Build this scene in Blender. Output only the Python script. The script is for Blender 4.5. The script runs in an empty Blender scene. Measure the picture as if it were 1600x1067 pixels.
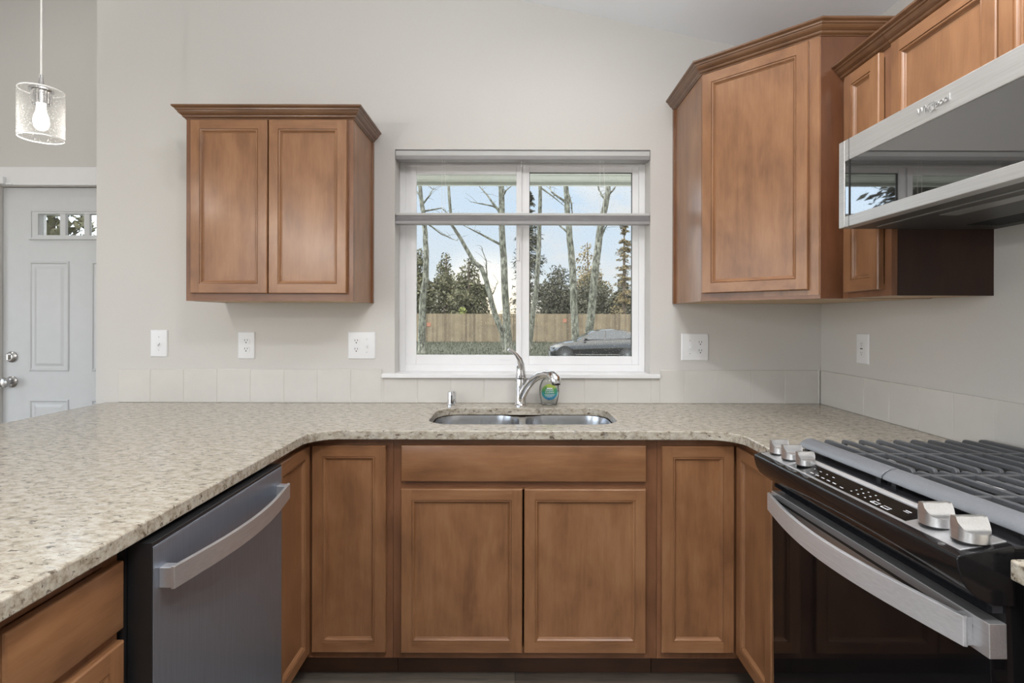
import bpy, bmesh, math, random
from mathutils import Vector, Matrix
IN = 0.0254
F_PX, VPX, VPY, EYE = 867.0, 806.0, 499.0, 51.3      # lens in pixels, vanishing point, eye height (inches)
DW, XR = 101.7, 56.0                                  # distance to the window wall, x of the range wall
sc = bpy.context.scene
COL = sc.collection

# ------------------------------------------------------------------ camera
cam_d = bpy.data.cameras.new('camera'); cam = bpy.data.objects.new('camera', cam_d); COL.objects.link(cam)
cam_d.sensor_width = 36.0; cam_d.sensor_fit = 'HORIZONTAL'
cam_d.lens = 36.0*F_PX/1600.0
cam_d.shift_x = -(VPX-800.0)/1600.0
cam_d.shift_y = -(533.5-VPY)/1600.0
cam_d.clip_start = 0.02; cam_d.clip_end = 500
cam.matrix_world = Matrix.Translation((0,0,EYE*IN)) @ Matrix.Rotation(math.pi/2,4,'X') @ Matrix.Rotation(0.0021,4,'Z')
sc.camera = cam
# ------------------------------------------------------------------ exposure
sc.view_settings.view_transform = 'Standard'
sc.view_settings.look = 'None'
sc.view_settings.exposure = -0.08
sc.view_settings.gamma = 1.0
sc.view_settings.use_curve_mapping = False
# ------------------------------------------------------------------ sky
def N(nt, typ, **kw):
    n = nt.nodes.new(typ)
    for k, v in kw.items():
        if k.startswith('i_'):
            key = k[2:]
            key = int(key) if key.isdigit() else key.replace('_', ' ')
            n.inputs[key].default_value = v
        else: setattr(n, k, v)
    return n
def ramp(nt, stops, interp='LINEAR'):
    r = nt.nodes.new('ShaderNodeValToRGB'); r.color_ramp.interpolation = interp
    e = r.color_ramp.elements
    while len(e) < len(stops): e.new(0.5)
    for el, (p, c) in zip(e, stops):
        el.position = p; el.color = c if len(c) == 4 else (*c, 1)
    return r
world = bpy.data.worlds.new('sky'); sc.world = world; world.use_nodes = True
nt = world.node_tree; nt.nodes.clear(); L = nt.links.new
tc = N(nt,'ShaderNodeTexCoord'); sep = N(nt,'ShaderNodeSeparateXYZ'); L(tc.outputs['Generated'], sep.inputs[0])
grad = ramp(nt, [(0.0,(0.36,0.36,0.34)),(0.49,(0.36,0.36,0.34)),(0.5,(1.0,0.90,0.72)),(0.508,(0.95,0.92,0.88)),(0.53,(0.84,0.92,1.0)),(0.60,(0.72,0.88,1.08)),(0.75,(0.82,0.82,0.80)),(1.0,(0.80,0.78,0.75))])
mp = N(nt,'ShaderNodeMath', operation='MULTIPLY_ADD', i_1=0.5, i_2=0.5); L(sep.outputs[2], mp.inputs[0]); L(mp.outputs[0], grad.inputs[0])
mpg = N(nt,'ShaderNodeMapping'); mpg.inputs['Scale'].default_value = (2.2,2.2,5.0); mpg.inputs['Location'].default_value = (0.35,0.0,0.2)
L(tc.outputs['Generated'], mpg.inputs[0])
nz = N(nt,'ShaderNodeTexNoise', i_Scale=1.6, i_Detail=6.0, i_Roughness=0.55); L(mpg.outputs[0], nz.inputs['Vector'])
cl = ramp(nt, [(0.47,(0,0,0)),(0.60,(1,1,1))]); L(nz.outputs[0], cl.inputs[0])
mx = N(nt,'ShaderNodeMix', data_type='RGBA'); mx.inputs['B'].default_value = (0.95,0.95,0.96,1)
# clouds only above the horizon
hz = N(nt,'ShaderNodeMapRange'); hz.inputs[1].default_value = 0.02; hz.inputs[2].default_value = 0.12; L(sep.outputs[2], hz.inputs[0])
cm = N(nt,'ShaderNodeMath', operation='MULTIPLY'); L(cl.outputs[0], cm.inputs[0]); L(hz.outputs[0], cm.inputs[1])
cx = N(nt,'ShaderNodeMapRange'); cx.inputs[1].default_value = -0.04; cx.inputs[2].default_value = 0.07; cx.inputs[3].default_value = 0.1; L(sep.outputs[0], cx.inputs[0])
cm2 = N(nt,'ShaderNodeMath', operation='MULTIPLY'); L(cm.outputs[0], cm2.inputs[0]); L(cx.outputs[0], cm2.inputs[1])
L(cm2.outputs[0], mx.inputs['Factor']); L(grad.outputs[0], mx.inputs['A'])
# warm low-sun glow, a little left of straight ahead
dot = N(nt,'ShaderNodeVectorMath', operation='DOT_PRODUCT'); dot.inputs[1].default_value = Vector((-0.055,1.0,0.02)).normalized()
nrm = N(nt,'ShaderNodeVectorMath', operation='NORMALIZE'); L(tc.outputs['Generated'], nrm.inputs[0]); L(nrm.outputs[0], dot.inputs[0])
gl = N(nt,'ShaderNodeMapRange'); gl.inputs[1].default_value = 0.992; gl.inputs[2].default_value = 1.0; L(dot.outputs['Value'], gl.inputs[0])
gp = N(nt,'ShaderNodeMath', operation='POWER', i_1=2.0); L(gl.outputs[0], gp.inputs[0])
ad = N(nt,'ShaderNodeMix', data_type='RGBA', blend_type='ADD'); ad.inputs['B'].default_value = (0.9,0.62,0.3,1)
L(gp.outputs[0], ad.inputs['Factor']); L(mx.outputs['Result'], ad.inputs['A'])
up = N(nt,'ShaderNodeMapRange', interpolation_type='SMOOTHSTEP'); up.inputs[1].default_value = 0.22; up.inputs[2].default_value = 0.6; up.inputs[3].default_value = 1.0; up.inputs[4].default_value = 2.4; L(sep.outputs[2], up.inputs[0])
bk = N(nt,'ShaderNodeMapRange', interpolation_type='SMOOTHSTEP'); bk.inputs[1].default_value = 0.75; bk.inputs[2].default_value = 0.1; bk.inputs[3].default_value = 1.0; bk.inputs[4].default_value = 2.6; L(sep.outputs[1], bk.inputs[0])
br_ = N(nt,'ShaderNodeMath', operation='MULTIPLY'); L(up.outputs[0], br_.inputs[0]); sd = N(nt,'ShaderNodeMapRange', interpolation_type='SMOOTHSTEP'); sd.inputs[1].default_value = -0.28; sd.inputs[2].default_value = -0.6; sd.inputs[3].default_value = 1.0; sd.inputs[4].default_value = 2.2; L(sep.outputs[0], sd.inputs[0])
b2_ = N(nt,'ShaderNodeMath', operation='MULTIPLY'); L(bk.outputs[0], b2_.inputs[0]); L(sd.outputs[0], b2_.inputs[1])
L(b2_.outputs[0], br_.inputs[1])
# sky brightness added off to the left, for the microwave's window reflection
d2 = N(nt,'ShaderNodeVectorMath', operation='DOT_PRODUCT'); d2.inputs[1].default_value = Vector((-0.54,0.82,0.20)).normalized(); L(nrm.outputs[0], d2.inputs[0])
c2 = N(nt,'ShaderNodeMapRange', interpolation_type='SMOOTHSTEP'); c2.inputs[1].default_value = 0.945; c2.inputs[2].default_value = 0.985; c2.inputs[4].default_value = 2.2; L(d2.outputs['Value'], c2.inputs[0])
b3_ = N(nt,'ShaderNodeMath', operation='ADD'); L(br_.outputs[0], b3_.inputs[0]); L(c2.outputs[0], b3_.inputs[1]); br_ = b3_
bg = N(nt,'ShaderNodeBackground'); L(br_.outputs[0], bg.inputs['Strength'])
out = N(nt,'ShaderNodeOutputWorld')
L(ad.outputs['Result'], bg.inputs[0]); L(bg.outputs[0], out.inputs[0])
# ------------------------------------------------------------------ out-of-frame ceiling lights: a few recessed downlights, others added to even the light
RIDGE_X = -110.0
def zc(x):                      # ceiling height over x (inches)
    return 110.0-0.212*x if x > RIDGE_X else 110.0-0.212*RIDGE_X+0.212*(x-RIDGE_X)
def downlight(x, y, power, size=6.0, col=(1.0,0.975,0.95), spread=170):
    d = bpy.data.lights.new('downlight_and_fill','AREA'); d.shape = 'DISK'; d.size = size*IN; d.energy = power; d.color = col; d.spread = math.radians(spread)
    o = bpy.data.objects.new('downlight_and_fill', d); COL.objects.link(o); o.location = (x*IN, y*IN, (zc(x)-1.2)*IN)
LIGHTS = [(10,77,2.0),(-14,72,1.2),(27,42,11.5),(6,6,23),(-62,-30,4),(22,-80,22),(-150,60,6),(-60,-90,8),(-98,92,2.8)]
for x, y, p in LIGHTS: downlight(x, y, p, 7.0)
fl = bpy.data.lights.new('bounce_fill','AREA'); fl.shape='DISK'; fl.size=20*IN; fl.energy=34; fl.color=(0.93,0.97,1.0); fl.spread=math.radians(118)
fo = bpy.data.objects.new('bounce_fill', fl); COL.objects.link(fo); fo.location=(0,-8*IN,66*IN); fo.rotation_euler=Vector((.12,.42,.9)).to_track_quat('-Z','Y').to_euler()   # assumed flash, added as fill and aimed up at the ceiling by the corner
def bulb_and_fill_light(x, y, z, power):                # point light for the pendant bulb and for the added fill lamps
    d = bpy.data.lights.new('pendant_and_fill_light','POINT'); d.energy = power; d.shadow_soft_size = 1.3*IN; d.color = (1.0,0.95,0.88)
    o = bpy.data.objects.new('pendant_and_fill_light', d); COL.objects.link(o); o.location = (x*IN, y*IN, z*IN)

# ------------------------------------------------------------------ materials
MATS = {}
def mat(name, build):
    if name in MATS: return MATS[name]
    m = bpy.data.materials.new(name); m.use_nodes = True
    nt = m.node_tree; nt.nodes.clear()
    o = nt.nodes.new('ShaderNodeOutputMaterial'); p = nt.nodes.new('ShaderNodeBsdfPrincipled')
    nt.links.new(p.outputs[0], o.inputs[0])
    build(nt, p, o); MATS[name] = m; return m
def coords(nt, scale=(1,1,1), rot=(0,0,0), loc=(0,0,0)):
    t = nt.nodes.new('ShaderNodeTexCoord'); mpn = nt.nodes.new('ShaderNodeMapping')
    mpn.inputs['Scale'].default_value = scale; mpn.inputs['Rotation'].default_value = rot; mpn.inputs['Location'].default_value = loc
    nt.links.new(t.outputs['Object'], mpn.inputs[0]); return mpn.outputs[0]
def noise(nt, vec, scale, detail=4, rough=0.55, dist=0.0):
    n = nt.nodes.new('ShaderNodeTexNoise'); n.inputs['Scale'].default_value = scale; n.inputs['Detail'].default_value = detail
    n.inputs['Roughness'].default_value = rough; n.inputs['Distortion'].default_value = dist
    nt.links.new(vec, n.inputs['Vector']); return n.outputs[0]
def bump(nt, p, h, strength, dist=0.002):
    b = nt.nodes.new('ShaderNodeBump'); b.inputs['Strength'].default_value = strength; b.inputs['Distance'].default_value = dist
    nt.links.new(h, b.inputs['Height']); nt.links.new(b.outputs[0], p.inputs['Normal'])
def plain(name, col, rough=0.5, metal=0.0, var=0.04, bmp=0.0, scale=20, coat=0.0, ior=1.5, emis=None, estr=0):
    def b(nt, p, o):
        p.inputs['Roughness'].default_value = rough; p.inputs['Metallic'].default_value = metal
        p.inputs['Coat Weight'].default_value = coat; p.inputs['IOR'].default_value = ior
        n = noise(nt, coords(nt), scale)
        lo = tuple(max(0,c*(1-var)) for c in col); hi = tuple(min(1,c*(1+var)) for c in col)
        r = ramp(nt, [(0.3,lo),(0.7,hi)]); nt.links.new(n, r.inputs[0]); nt.links.new(r.outputs[0], p.inputs['Base Color'])
        if bmp: bump(nt, p, n, bmp)
        if emis: p.inputs['Emission Color'].default_value = (*emis,1); p.inputs['Emission Strength'].default_value = estr
    return mat(name, b)
def wood(name, dark, mid, light, axis='z', rough=0.32):
    s = {'z':(1,1,0.10),'x':(0.10,1,1),'y':(1,0.10,1)}[axis]
    def b(nt, p, o):
        v = coords(nt, s)
        fine = noise(nt, v, 190, 3, 0.6)
        v2 = coords(nt, {'z':(1,1,0.55),'x':(0.55,1,1),'y':(1,0.55,1)}[axis])
        blot = noise(nt, v2, 9, 3, 0.5, 0.4)
        band = noise(nt, v, 28, 4, 0.6, 0.6)
        a = nt.nodes.new('ShaderNodeMath'); a.operation='MULTIPLY_ADD'; a.inputs[1].default_value = 0.52; nt.links.new(blot, a.inputs[0])
        b1 = nt.nodes.new('ShaderNodeMath'); b1.operation='MULTIPLY_ADD'; b1.inputs[1].default_value = 0.32; nt.links.new(band, b1.inputs[0])
        c1 = nt.nodes.new('ShaderNodeMath'); c1.operation='MULTIPLY'; c1.inputs[1].default_value = 0.16; nt.links.new(fine, c1.inputs[0])
        nt.links.new(c1.outputs[0], b1.inputs[2]); nt.links.new(b1.outputs[0], a.inputs[2])
        r = ramp(nt, [(0.34,dark),(0.5,mid),(0.66,light)]); nt.links.new(a.outputs[0], r.inputs[0])
        nt.links.new(r.outputs[0], p.inputs['Base Color'])
        p.inputs['Roughness'].default_value = rough
        p.inputs['Coat Weight'].default_value = 0.12; p.inputs['Coat Roughness'].default_value = 0.22
        bump(nt, p, fine, 0.05, 0.001)
    return mat(name, b)
WD = ((0.172,0.077,0.034),(0.258,0.121,0.054),(0.330,0.166,0.079))
wood_v = wood('stained_maple_vertical', *WD, 'z')
wood_h = wood('stained_maple_horizontal_x', *WD, 'x')
wood_y = wood('stained_maple_horizontal_y', *WD, 'y')
WF = tuple(tuple(c*0.74*k for c, k in zip(t,(1,0.92,0.95))) for t in WD)
frame_v = wood('stained_maple_frame', *WF, 'z')
frame_h = wood('stained_maple_frame_x', *WF, 'x')
crown_w = wood('stained_maple_crown', *tuple(tuple(c*0.55 for c in t) for t in WD), 'x')
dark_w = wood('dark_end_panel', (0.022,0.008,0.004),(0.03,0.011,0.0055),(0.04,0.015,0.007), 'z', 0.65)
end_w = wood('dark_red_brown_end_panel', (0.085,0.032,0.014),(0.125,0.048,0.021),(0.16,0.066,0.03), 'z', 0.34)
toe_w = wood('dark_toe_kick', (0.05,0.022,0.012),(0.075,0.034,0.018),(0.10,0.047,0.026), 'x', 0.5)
raw_w = wood('unfinished_maple', (0.42,0.27,0.13),(0.52,0.35,0.18),(0.60,0.42,0.23), 'x', 0.5)
wall_m = plain('painted_wall', (0.610,0.592,0.566), 0.62, var=0.015, bmp=0.04, scale=160)
ceil_m = plain('painted_ceiling', (0.86,0.89,0.93), 0.8, var=0.01, bmp=0.04, scale=160)
white_m = plain('white_trim_paint', (0.80,0.80,0.81), 0.35, var=0.01)
door_m = plain('white_door_paint', (0.60,0.61,0.62), 0.38, var=0.015)
vinyl_m = plain('white_vinyl', (0.82,0.82,0.83), 0.3, var=0.01)
plate_m = plain('white_plastic', (0.80,0.81,0.83), 0.3, var=0.01)
slot_m = plain('dark_slot', (0.02,0.02,0.02), 0.5)
gasket_m = plain('dark_gasket', (0.05,0.055,0.05), 0.6)
shade_m = plain('grey_shade_rail', (0.31,0.305,0.31), 0.4, var=0.02)
shade_l = plain('grey_shade_rail_light', (0.50,0.50,0.49), 0.45, var=0.02)
pleat_m = plain('grey_pleated_fabric', (0.34,0.335,0.345), 0.8, var=0.05)
cord_m = plain('white_cord', (0.85,0.85,0.83), 0.6)
tile_m = plain('cream_glazed_tile', (0.62,0.60,0.565), 0.22, var=0.02, scale=12)
grout_m = plain('grout', (0.72,0.69,0.64), 0.8)
black_gl = plain('black_gloss_enamel', (0.010,0.010,0.011), 0.10, var=0.1, ior=1.38)
black_gs = plain('black_glass', (0.006,0.006,0.007), 0.04, ior=1.32)
mw_gs = plain('smoked_microwave_glass', (0.012,0.012,0.012), 0.02, ior=2.8)
black_mt = plain('black_plastic', (0.015,0.015,0.016), 0.35)
iron_m = plain('grey_cast_iron', (0.085,0.088,0.095), 0.42, var=0.12, bmp=0.15, scale=300)
iron_l = plain('grey_cast_iron_bar', (0.17,0.178,0.195), 0.36, var=0.08, bmp=0.1, scale=300)
pan_m = plain('cooktop_enamel', (0.012,0.012,0.014), 0.12, var=0.1)
chrome = plain('chrome', (0.75,0.75,0.76), 0.07, 1.0, var=0.01)
nickel = plain('satin_nickel', (0.55,0.54,0.53), 0.22, 1.0, var=0.03)
legend = plain('white_legend', (0.75,0.76,0.78), 0.5)
mw_under = plain('microwave_underside', (0.06,0.056,0.052), 0.45, var=0.05)
def steel(name, col, rough, axis, metal=1.0):
    s = {'z':(60,60,1.2),'y':(60,1.2,60),'x':(1.2,60,60)}[axis]
    def b(nt, p, o):
        n = noise(nt, coords(nt, s), 6, 3, 0.5)
        big = noise(nt, coords(nt), 7, 2, 0.5)
        p.inputs['Metallic'].default_value = metal
        r = ramp(nt, [(0.3,tuple(c*0.92 for c in col)),(0.7,tuple(min(1,c*1.06) for c in col))]); nt.links.new(n, r.inputs[0]); nt.links.new(r.outputs[0], p.inputs['Base Color'])
        mr = nt.nodes.new('ShaderNodeMapRange'); mr.inputs[3].default_value = rough*0.85; mr.inputs[4].default_value = rough*1.2
        nt.links.new(big, mr.inputs[0]); nt.links.new(mr.outputs[0], p.inputs['Roughness'])
        bump(nt, p, n, 0.03, 0.0006)
    return mat(name, b)
steel_d = steel('brushed_steel_dark', (0.35,0.385,0.455), 0.40, 'z', 0.85)
steel_l = steel('brushed_steel_light', (0.70,0.70,0.715), 0.42, 'y', 0.6)
steel_k = steel('polished_steel_knob', (0.72,0.72,0.72), 0.30, 'y', 0.9)
steel_s = steel('brushed_steel_sink', (0.55,0.56,0.58), 0.26, 'x')
steel_p = steel('brushed_steel_panel', (0.58,0.58,0.595), 0.36, 'y', 0.75)
for nd in steel_d.node_tree.nodes:
    if nd.type=='BSDF_PRINCIPLED':
        nd.inputs['Anisotropic'].default_value=0.75; nd.inputs['Metallic'].default_value=0.78
        tg=steel_d.node_tree.nodes.new('ShaderNodeTangent'); tg.direction_type='RADIAL'; tg.axis='Z'
        steel_d.node_tree.links.new(tg.outputs[0], nd.inputs['Tangent'])
def granite_b(nt, p, o):
    v = coords(nt, (0.55,1.0,1.0), (0,0,0.5))
    base = noise(nt, v, 62, 6, 0.72)
    r1 = ramp(nt, [(0.30,(0.18,0.145,0.105)),(0.42,(0.33,0.285,0.222)),(0.54,(0.455,0.413,0.342)),(0.75,(0.545,0.512,0.45))]); nt.links.new(base, r1.inputs[0])
    sp = noise(nt, v, 88, 5, 0.68, 0.3)
    r2 = ramp(nt, [(0.57,(0,0,0)),(0.64,(1,1,1))]); nt.links.new(sp, r2.inputs[0])
    m1 = nt.nodes.new('ShaderNodeMix'); m1.data_type='RGBA'; m1.inputs['B'].default_value=(0.075,0.055,0.038,1)
    k = nt.nodes.new('ShaderNodeMath'); k.operation='MULTIPLY'; k.inputs[1].default_value=0.9; nt.links.new(r2.outputs[0], k.inputs[0])
    nt.links.new(k.outputs[0], m1.inputs['Factor']); nt.links.new(r1.outputs[0], m1.inputs['A'])
    gr = noise(nt, coords(nt,(0.6,1,1),(0,0,0.5),(3,1,2)), 70, 3, 0.6)
    r3 = ramp(nt, [(0.58,(0,0,0)),(0.70,(1,1,1))]); nt.links.new(gr, r3.inputs[0])
    m2 = nt.nodes.new('ShaderNodeMix'); m2.data_type='RGBA'; m2.inputs['B'].default_value=(0.30,0.29,0.27,1)
    k2 = nt.nodes.new('ShaderNodeMath'); k2.operation='MULTIPLY'; k2.inputs[1].default_value=0.65; nt.links.new(r3.outputs[0], k2.inputs[0])
    nt.links.new(k2.outputs[0], m2.inputs['Factor']); nt.links.new(m1.outputs['Result'], m2.inputs['A'])
    nt.links.new(m2.outputs['Result'], p.inputs['Base Color'])
    p.inputs['Roughness'].default_value = 0.16
granite = mat('speckled_cream_granite', granite_b)
def floor_b(nt, p, o):
    v = coords(nt, (1,1,1))
    br = nt.nodes.new('ShaderNodeTexBrick'); br.inputs['Scale'].default_value = 1.0; br.inputs['Brick Width'].default_value = 1.2; br.inputs['Row Height'].default_value = 0.18
    br.inputs['Mortar Size'].default_value = 0.0015; br.inputs['Color1'].default_value=(0.13,0.105,0.085,1); br.inputs['Color2'].default_value=(0.22,0.19,0.155,1); br.inputs['Mortar'].default_value=(0.05,0.045,0.04,1)
    nt.links.new(v, br.inputs['Vector'])
    g = noise(nt, coords(nt,(3,40,1)), 3, 5, 0.65, 0.5)
    m = nt.nodes.new('ShaderNodeMix'); m.data_type='RGBA'; m.blend_type='MULTIPLY'; m.inputs['Factor'].default_value=0.8
    r = ramp(nt, [(0.3,(0.45,0.45,0.45)),(0.7,(1.1,1.08,1.05))]); nt.links.new(g, r.inputs[0])
    nt.links.new(br.outputs[0], m.inputs['A']); nt.links.new(r.outputs[0], m.inputs['B']); nt.links.new(m.outputs['Result'], p.inputs['Base Color'])
    p.inputs['Roughness'].default_value = 0.42
floor_m = mat('grey_brown_plank_floor', floor_b)
def thin_glass(name, tint, refl_ior, dirt=0.0, seeds=False):
    def b(nt, p, o):
        nt.nodes.remove(p)
        tr = nt.nodes.new('ShaderNodeBsdfTransparent'); tr.inputs[0].default_value=(*tint,1)
        gl = nt.nodes.new('ShaderNodeBsdfGlossy'); gl.inputs['Roughness'].default_value=0.02
        fr = nt.nodes.new('ShaderNodeFresnel'); fr.inputs[0].default_value=refl_ior
        m = nt.nodes.new('ShaderNodeMixShader'); nt.links.new(fr.outputs[0], m.inputs[0]); nt.links.new(tr.outputs[0], m.inputs[1]); nt.links.new(gl.outputs[0], m.inputs[2])
        last = m.outputs[0]
        if seeds:
            lw=nt.nodes.new('ShaderNodeLayerWeight'); lw.inputs[0].default_value=0.3
            pw=nt.nodes.new('ShaderNodeMath'); pw.operation='MULTIPLY'; pw.inputs[1].default_value=0.30; nt.links.new(lw.outputs['Facing'],pw.inputs[0])
            wh=nt.nodes.new('ShaderNodeBsdfTranslucent'); wh.inputs[0].default_value=(.8,.8,.8,1)
            mw=nt.nodes.new('ShaderNodeMixShader'); nt.links.new(pw.outputs[0],mw.inputs[0]); nt.links.new(tr.outputs[0],mw.inputs[1]); nt.links.new(wh.outputs[0],mw.inputs[2]); last=mw.outputs[0]
        if dirt:
            di = nt.nodes.new('ShaderNodeBsdfTranslucent'); di.inputs[0].default_value=(0.85,0.85,0.80,1)
            df = nt.nodes.new('ShaderNodeBsdfDiffuse'); df.inputs[0].default_value=(0.8,0.8,0.78,1)
            dd = nt.nodes.new('ShaderNodeMixShader'); nt.links.new(di.outputs[0], dd.inputs[1]); nt.links.new(df.outputs[0], dd.inputs[2])
            vo = nt.nodes.new('ShaderNodeTexVoronoi'); vo.inputs['Scale'].default_value = 210 if seeds else 130; nt.links.new(coords(nt), vo.inputs['Vector'])
            dr = ramp(nt, [(0.10,(1,1,1)),(0.22,(0,0,0))] if not seeds else [(0.12,(1,1,1)),(0.3,(0,0,0))]); nt.links.new(vo.outputs['Distance'], dr.inputs[0])
            sel = nt.nodes.new('ShaderNodeSeparateColor'); nt.links.new(vo.outputs['Color'], sel.inputs[0])
            th = nt.nodes.new('ShaderNodeMath'); th.operation='GREATER_THAN'; th.inputs[1].default_value=0.55; nt.links.new(sel.outputs[0], th.inputs[0])
            mu = nt.nodes.new('ShaderNodeMath'); mu.operation='MULTIPLY'; nt.links.new(dr.outputs[0], mu.inputs[0]); nt.links.new(th.outputs[0], mu.inputs[1])
            mu2 = nt.nodes.new('ShaderNodeMath'); mu2.operation='MULTIPLY_ADD'; mu2.inputs[1].default_value=0.42 if seeds else 0.45; mu2.inputs[2].default_value=dirt; nt.links.new(mu.outputs[0], mu2.inputs[0])
            m3 = nt.nodes.new('ShaderNodeMixShader'); nt.links.new(mu2.outputs[0], m3.inputs[0]); nt.links.new(last, m3.inputs[1]); nt.links.new(dd.outputs[0], m3.inputs[2])
            last = m3.outputs[0]
        nt.links.new(last, o.inputs[0])
    return mat(name, b)
pane_m = thin_glass('window_glass', (0.97,0.98,0.97), 1.28, dirt=0.012)
seed_m = thin_glass('seeded_glass', (0.995,0.995,0.995), 1.2, dirt=0.01, seeds=True)
clear_m = thin_glass('clear_plastic', (0.93,0.94,0.93), 1.45, dirt=0.10)
bulb_m = plain('glowing_bulb', (1,1,1), 0.4, emis=(1.0,0.94,0.85), estr=9)

# ------------------------------------------------------------------ mesh builder (all in inches, world axes)
class MB:
    def __init__(s): s.v=[]; s.f=[]; s.m=[]
    def add(s, verts, faces, mi=0):
        b=len(s.v); s.v += [tuple(v) for v in verts]; s.f += [tuple(b+i for i in f) for f in faces]
        s.m += ([mi]*len(faces) if isinstance(mi,int) else list(mi)); return s
    def box(s, x0,x1,y0,y1,z0,z1, mi=0):
        v=[(x,y,z) for z in (z0,z1) for y in (y0,y1) for x in (x0,x1)]
        return s.add(v, [(0,1,3,2),(4,6,7,5),(0,4,5,1),(2,3,7,6),(0,2,6,4),(1,5,7,3)], mi)
    def fbox(s, F, u0,u1,v0,v1,n0,n1, mi=0):
        v=[F(u,w,n) for n in (n0,n1) for w in (v0,v1) for u in (u0,u1)]
        return s.add(v, [(0,1,3,2),(4,6,7,5),(0,4,5,1),(2,3,7,6),(0,2,6,4),(1,5,7,3)], mi)
    def prism(s, poly, plane, a, b, mi=0):
        def P(p,t):
            return {'xy':(p[0],p[1],t),'xz':(p[0],t,p[1]),'yz':(t,p[0],p[1])}[plane]
        n=len(poly); v=[P(p,a) for p in poly]+[P(p,b) for p in poly]
        f=[tuple(range(n))[::-1], tuple(range(n,2*n))]+[(i,(i+1)%n,n+(i+1)%n,n+i) for i in range(n)]
        return s.add(v,f,mi)
    def tube(s, pts, rad, n=10, caps=True, mi=0, flat=None):
        pts=[Vector(p) for p in pts]; k=len(pts)
        if not hasattr(rad,'__len__'): rad=[rad]*k
        t0=(pts[1]-pts[0]).normalized(); ref=Vector((0,0,1)) if abs(t0.z)<0.9 else Vector((0,1,0))
        a=t0.cross(ref).normalized(); vs=[]
        for i,p in enumerate(pts):
            t=(pts[min(i+1,k-1)]-pts[max(i-1,0)]).normalized()
            a=(a-t*a.dot(t)).normalized(); b=t.cross(a)
            for j in range(n):
                w=2*math.pi*j/n; vs.append(p+(a*math.cos(w)+b*math.sin(w))*rad[i])
        f=[(i*n+j,i*n+(j+1)%n,(i+1)*n+(j+1)%n,(i+1)*n+j) for i in range(k-1) for j in range(n)]
        if caps: f += [tuple(range(n))[::-1], tuple(range((k-1)*n,k*n))]
        return s.add(vs,f,mi)
    def lathe(s, prof, c, n=24, axis='z', mi=0, caps=True):
        vs=[]
        for r,h in prof:
            for j in range(n):
                w=2*math.pi*j/n; a,b=r*math.cos(w),r*math.sin(w)
                vs.append({'z':(c[0]+a,c[1]+b,c[2]+h),'y':(c[0]+a,c[1]+h,c[2]+b),'x':(c[0]+h,c[1]+a,c[2]+b)}[axis])
        k=len(prof)
        f=[(i*n+j,i*n+(j+1)%n,(i+1)*n+(j+1)%n,(i+1)*n+j) for i in range(k-1) for j in range(n)]
        if caps: f += [tuple(range(n))[::-1], tuple(range((k-1)*n,k*n))]
        return s.add(vs,f,mi)
    def rings(s, F, u0,u1,v0,v1, prof, close=True, hm=None):
        """nested rectangles: prof = [(inset, n)]; hm = (vertical-grain mat, horizontal-grain mat)"""
        vs=[]
        for ins,n in prof:
            vs += [F(u0+ins,v0+ins,n),F(u1-ins,v0+ins,n),F(u1-ins,v1-ins,n),F(u0+ins,v1-ins,n)]
        f=[];mi=[]
        for i in range(len(prof)-1):
            for j in range(4):
                f.append((i*4+j,i*4+(j+1)%4,(i+1)*4+(j+1)%4,(i+1)*4+j)); mi.append((1 if j in (0,2) else 0) if hm else 0)
            if hm and prof[i+1][0]-prof[i][0]>1.0:          # butt joints: stiles run full height, rails between them
                f=f[:-4]; mi=mi[:-4]; a,n_=prof[i]; q=prof[i+1][0]; o=len(vs)
                vs += [F(u0+q,v0+a,n_),F(u1-q,v0+a,n_),F(u1-q,v1-a,n_),F(u0+q,v1-a,n_)]
                A,B=i*4,(i+1)*4
                f += [(A,o,B,B+3,o+3,A+3),(o+1,A+1,A+2,o+2,B+2,B+1),(o,o+1,B+1,B),(B+3,B+2,o+2,o+3)]; mi += [0,0,1,1]

        f.append((3,2,1,0)); mi.append(0)
        if close:
            k=(len(prof)-1)*4; f.append((k,k+1,k+2,k+3)); mi.append(0)
        return s.add(vs,f,mi)
    def build(s, name, mats, parent=None, base=None, bevel=0, smooth=None, segs=2, recalc=True):
        me=bpy.data.meshes.new(name)
        if base is None:
            if parent is not None: base=parent['_b']
            else:
                xs=[v[0] for v in s.v]; ys=[v[1] for v in s.v]; zs=[v[2] for v in s.v]
                base=((min(xs)+max(xs))/2,(min(ys)+max(ys))/2,min(zs))
        bx,by,bz=base
        me.from_pydata([((x-bx)*IN,(y-by)*IN,(z-bz)*IN) for x,y,z in s.v],[],s.f)
        ml=mats if isinstance(mats,(list,tuple)) else [mats]
        for m in ml: me.materials.append(m)
        me.polygons.foreach_set('material_index', s.m)
        if recalc:
            bm=bmesh.new(); bm.from_mesh(me); bmesh.ops.recalc_face_normals(bm, faces=bm.faces); bm.to_mesh(me); bm.free()
        if smooth:
            for p in me.polygons: p.use_smooth=True
            me.set_sharp_from_angle(angle=math.radians(smooth))
        o=bpy.data.objects.new(name,me); COL.objects.link(o)
        if parent is not None: o.parent=parent
        else: o.location=(bx*IN,by*IN,bz*IN)
        o['_b']=list(base)
        if bevel:
            bv=o.modifiers.new('bevel','BEVEL'); bv.width=bevel*IN; bv.segments=segs; bv.limit_method='ANGLE'; bv.angle_limit=math.radians(35)
            if not smooth:
                for p in me.polygons: p.use_smooth=True
                me.set_sharp_from_angle(angle=math.radians(30))
            bv.harden_normals=True
        return o
def tag(o, label, cat, group=None):
    o['label']=label; o['category']=cat
    if group: o['group']=group
    return o
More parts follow.
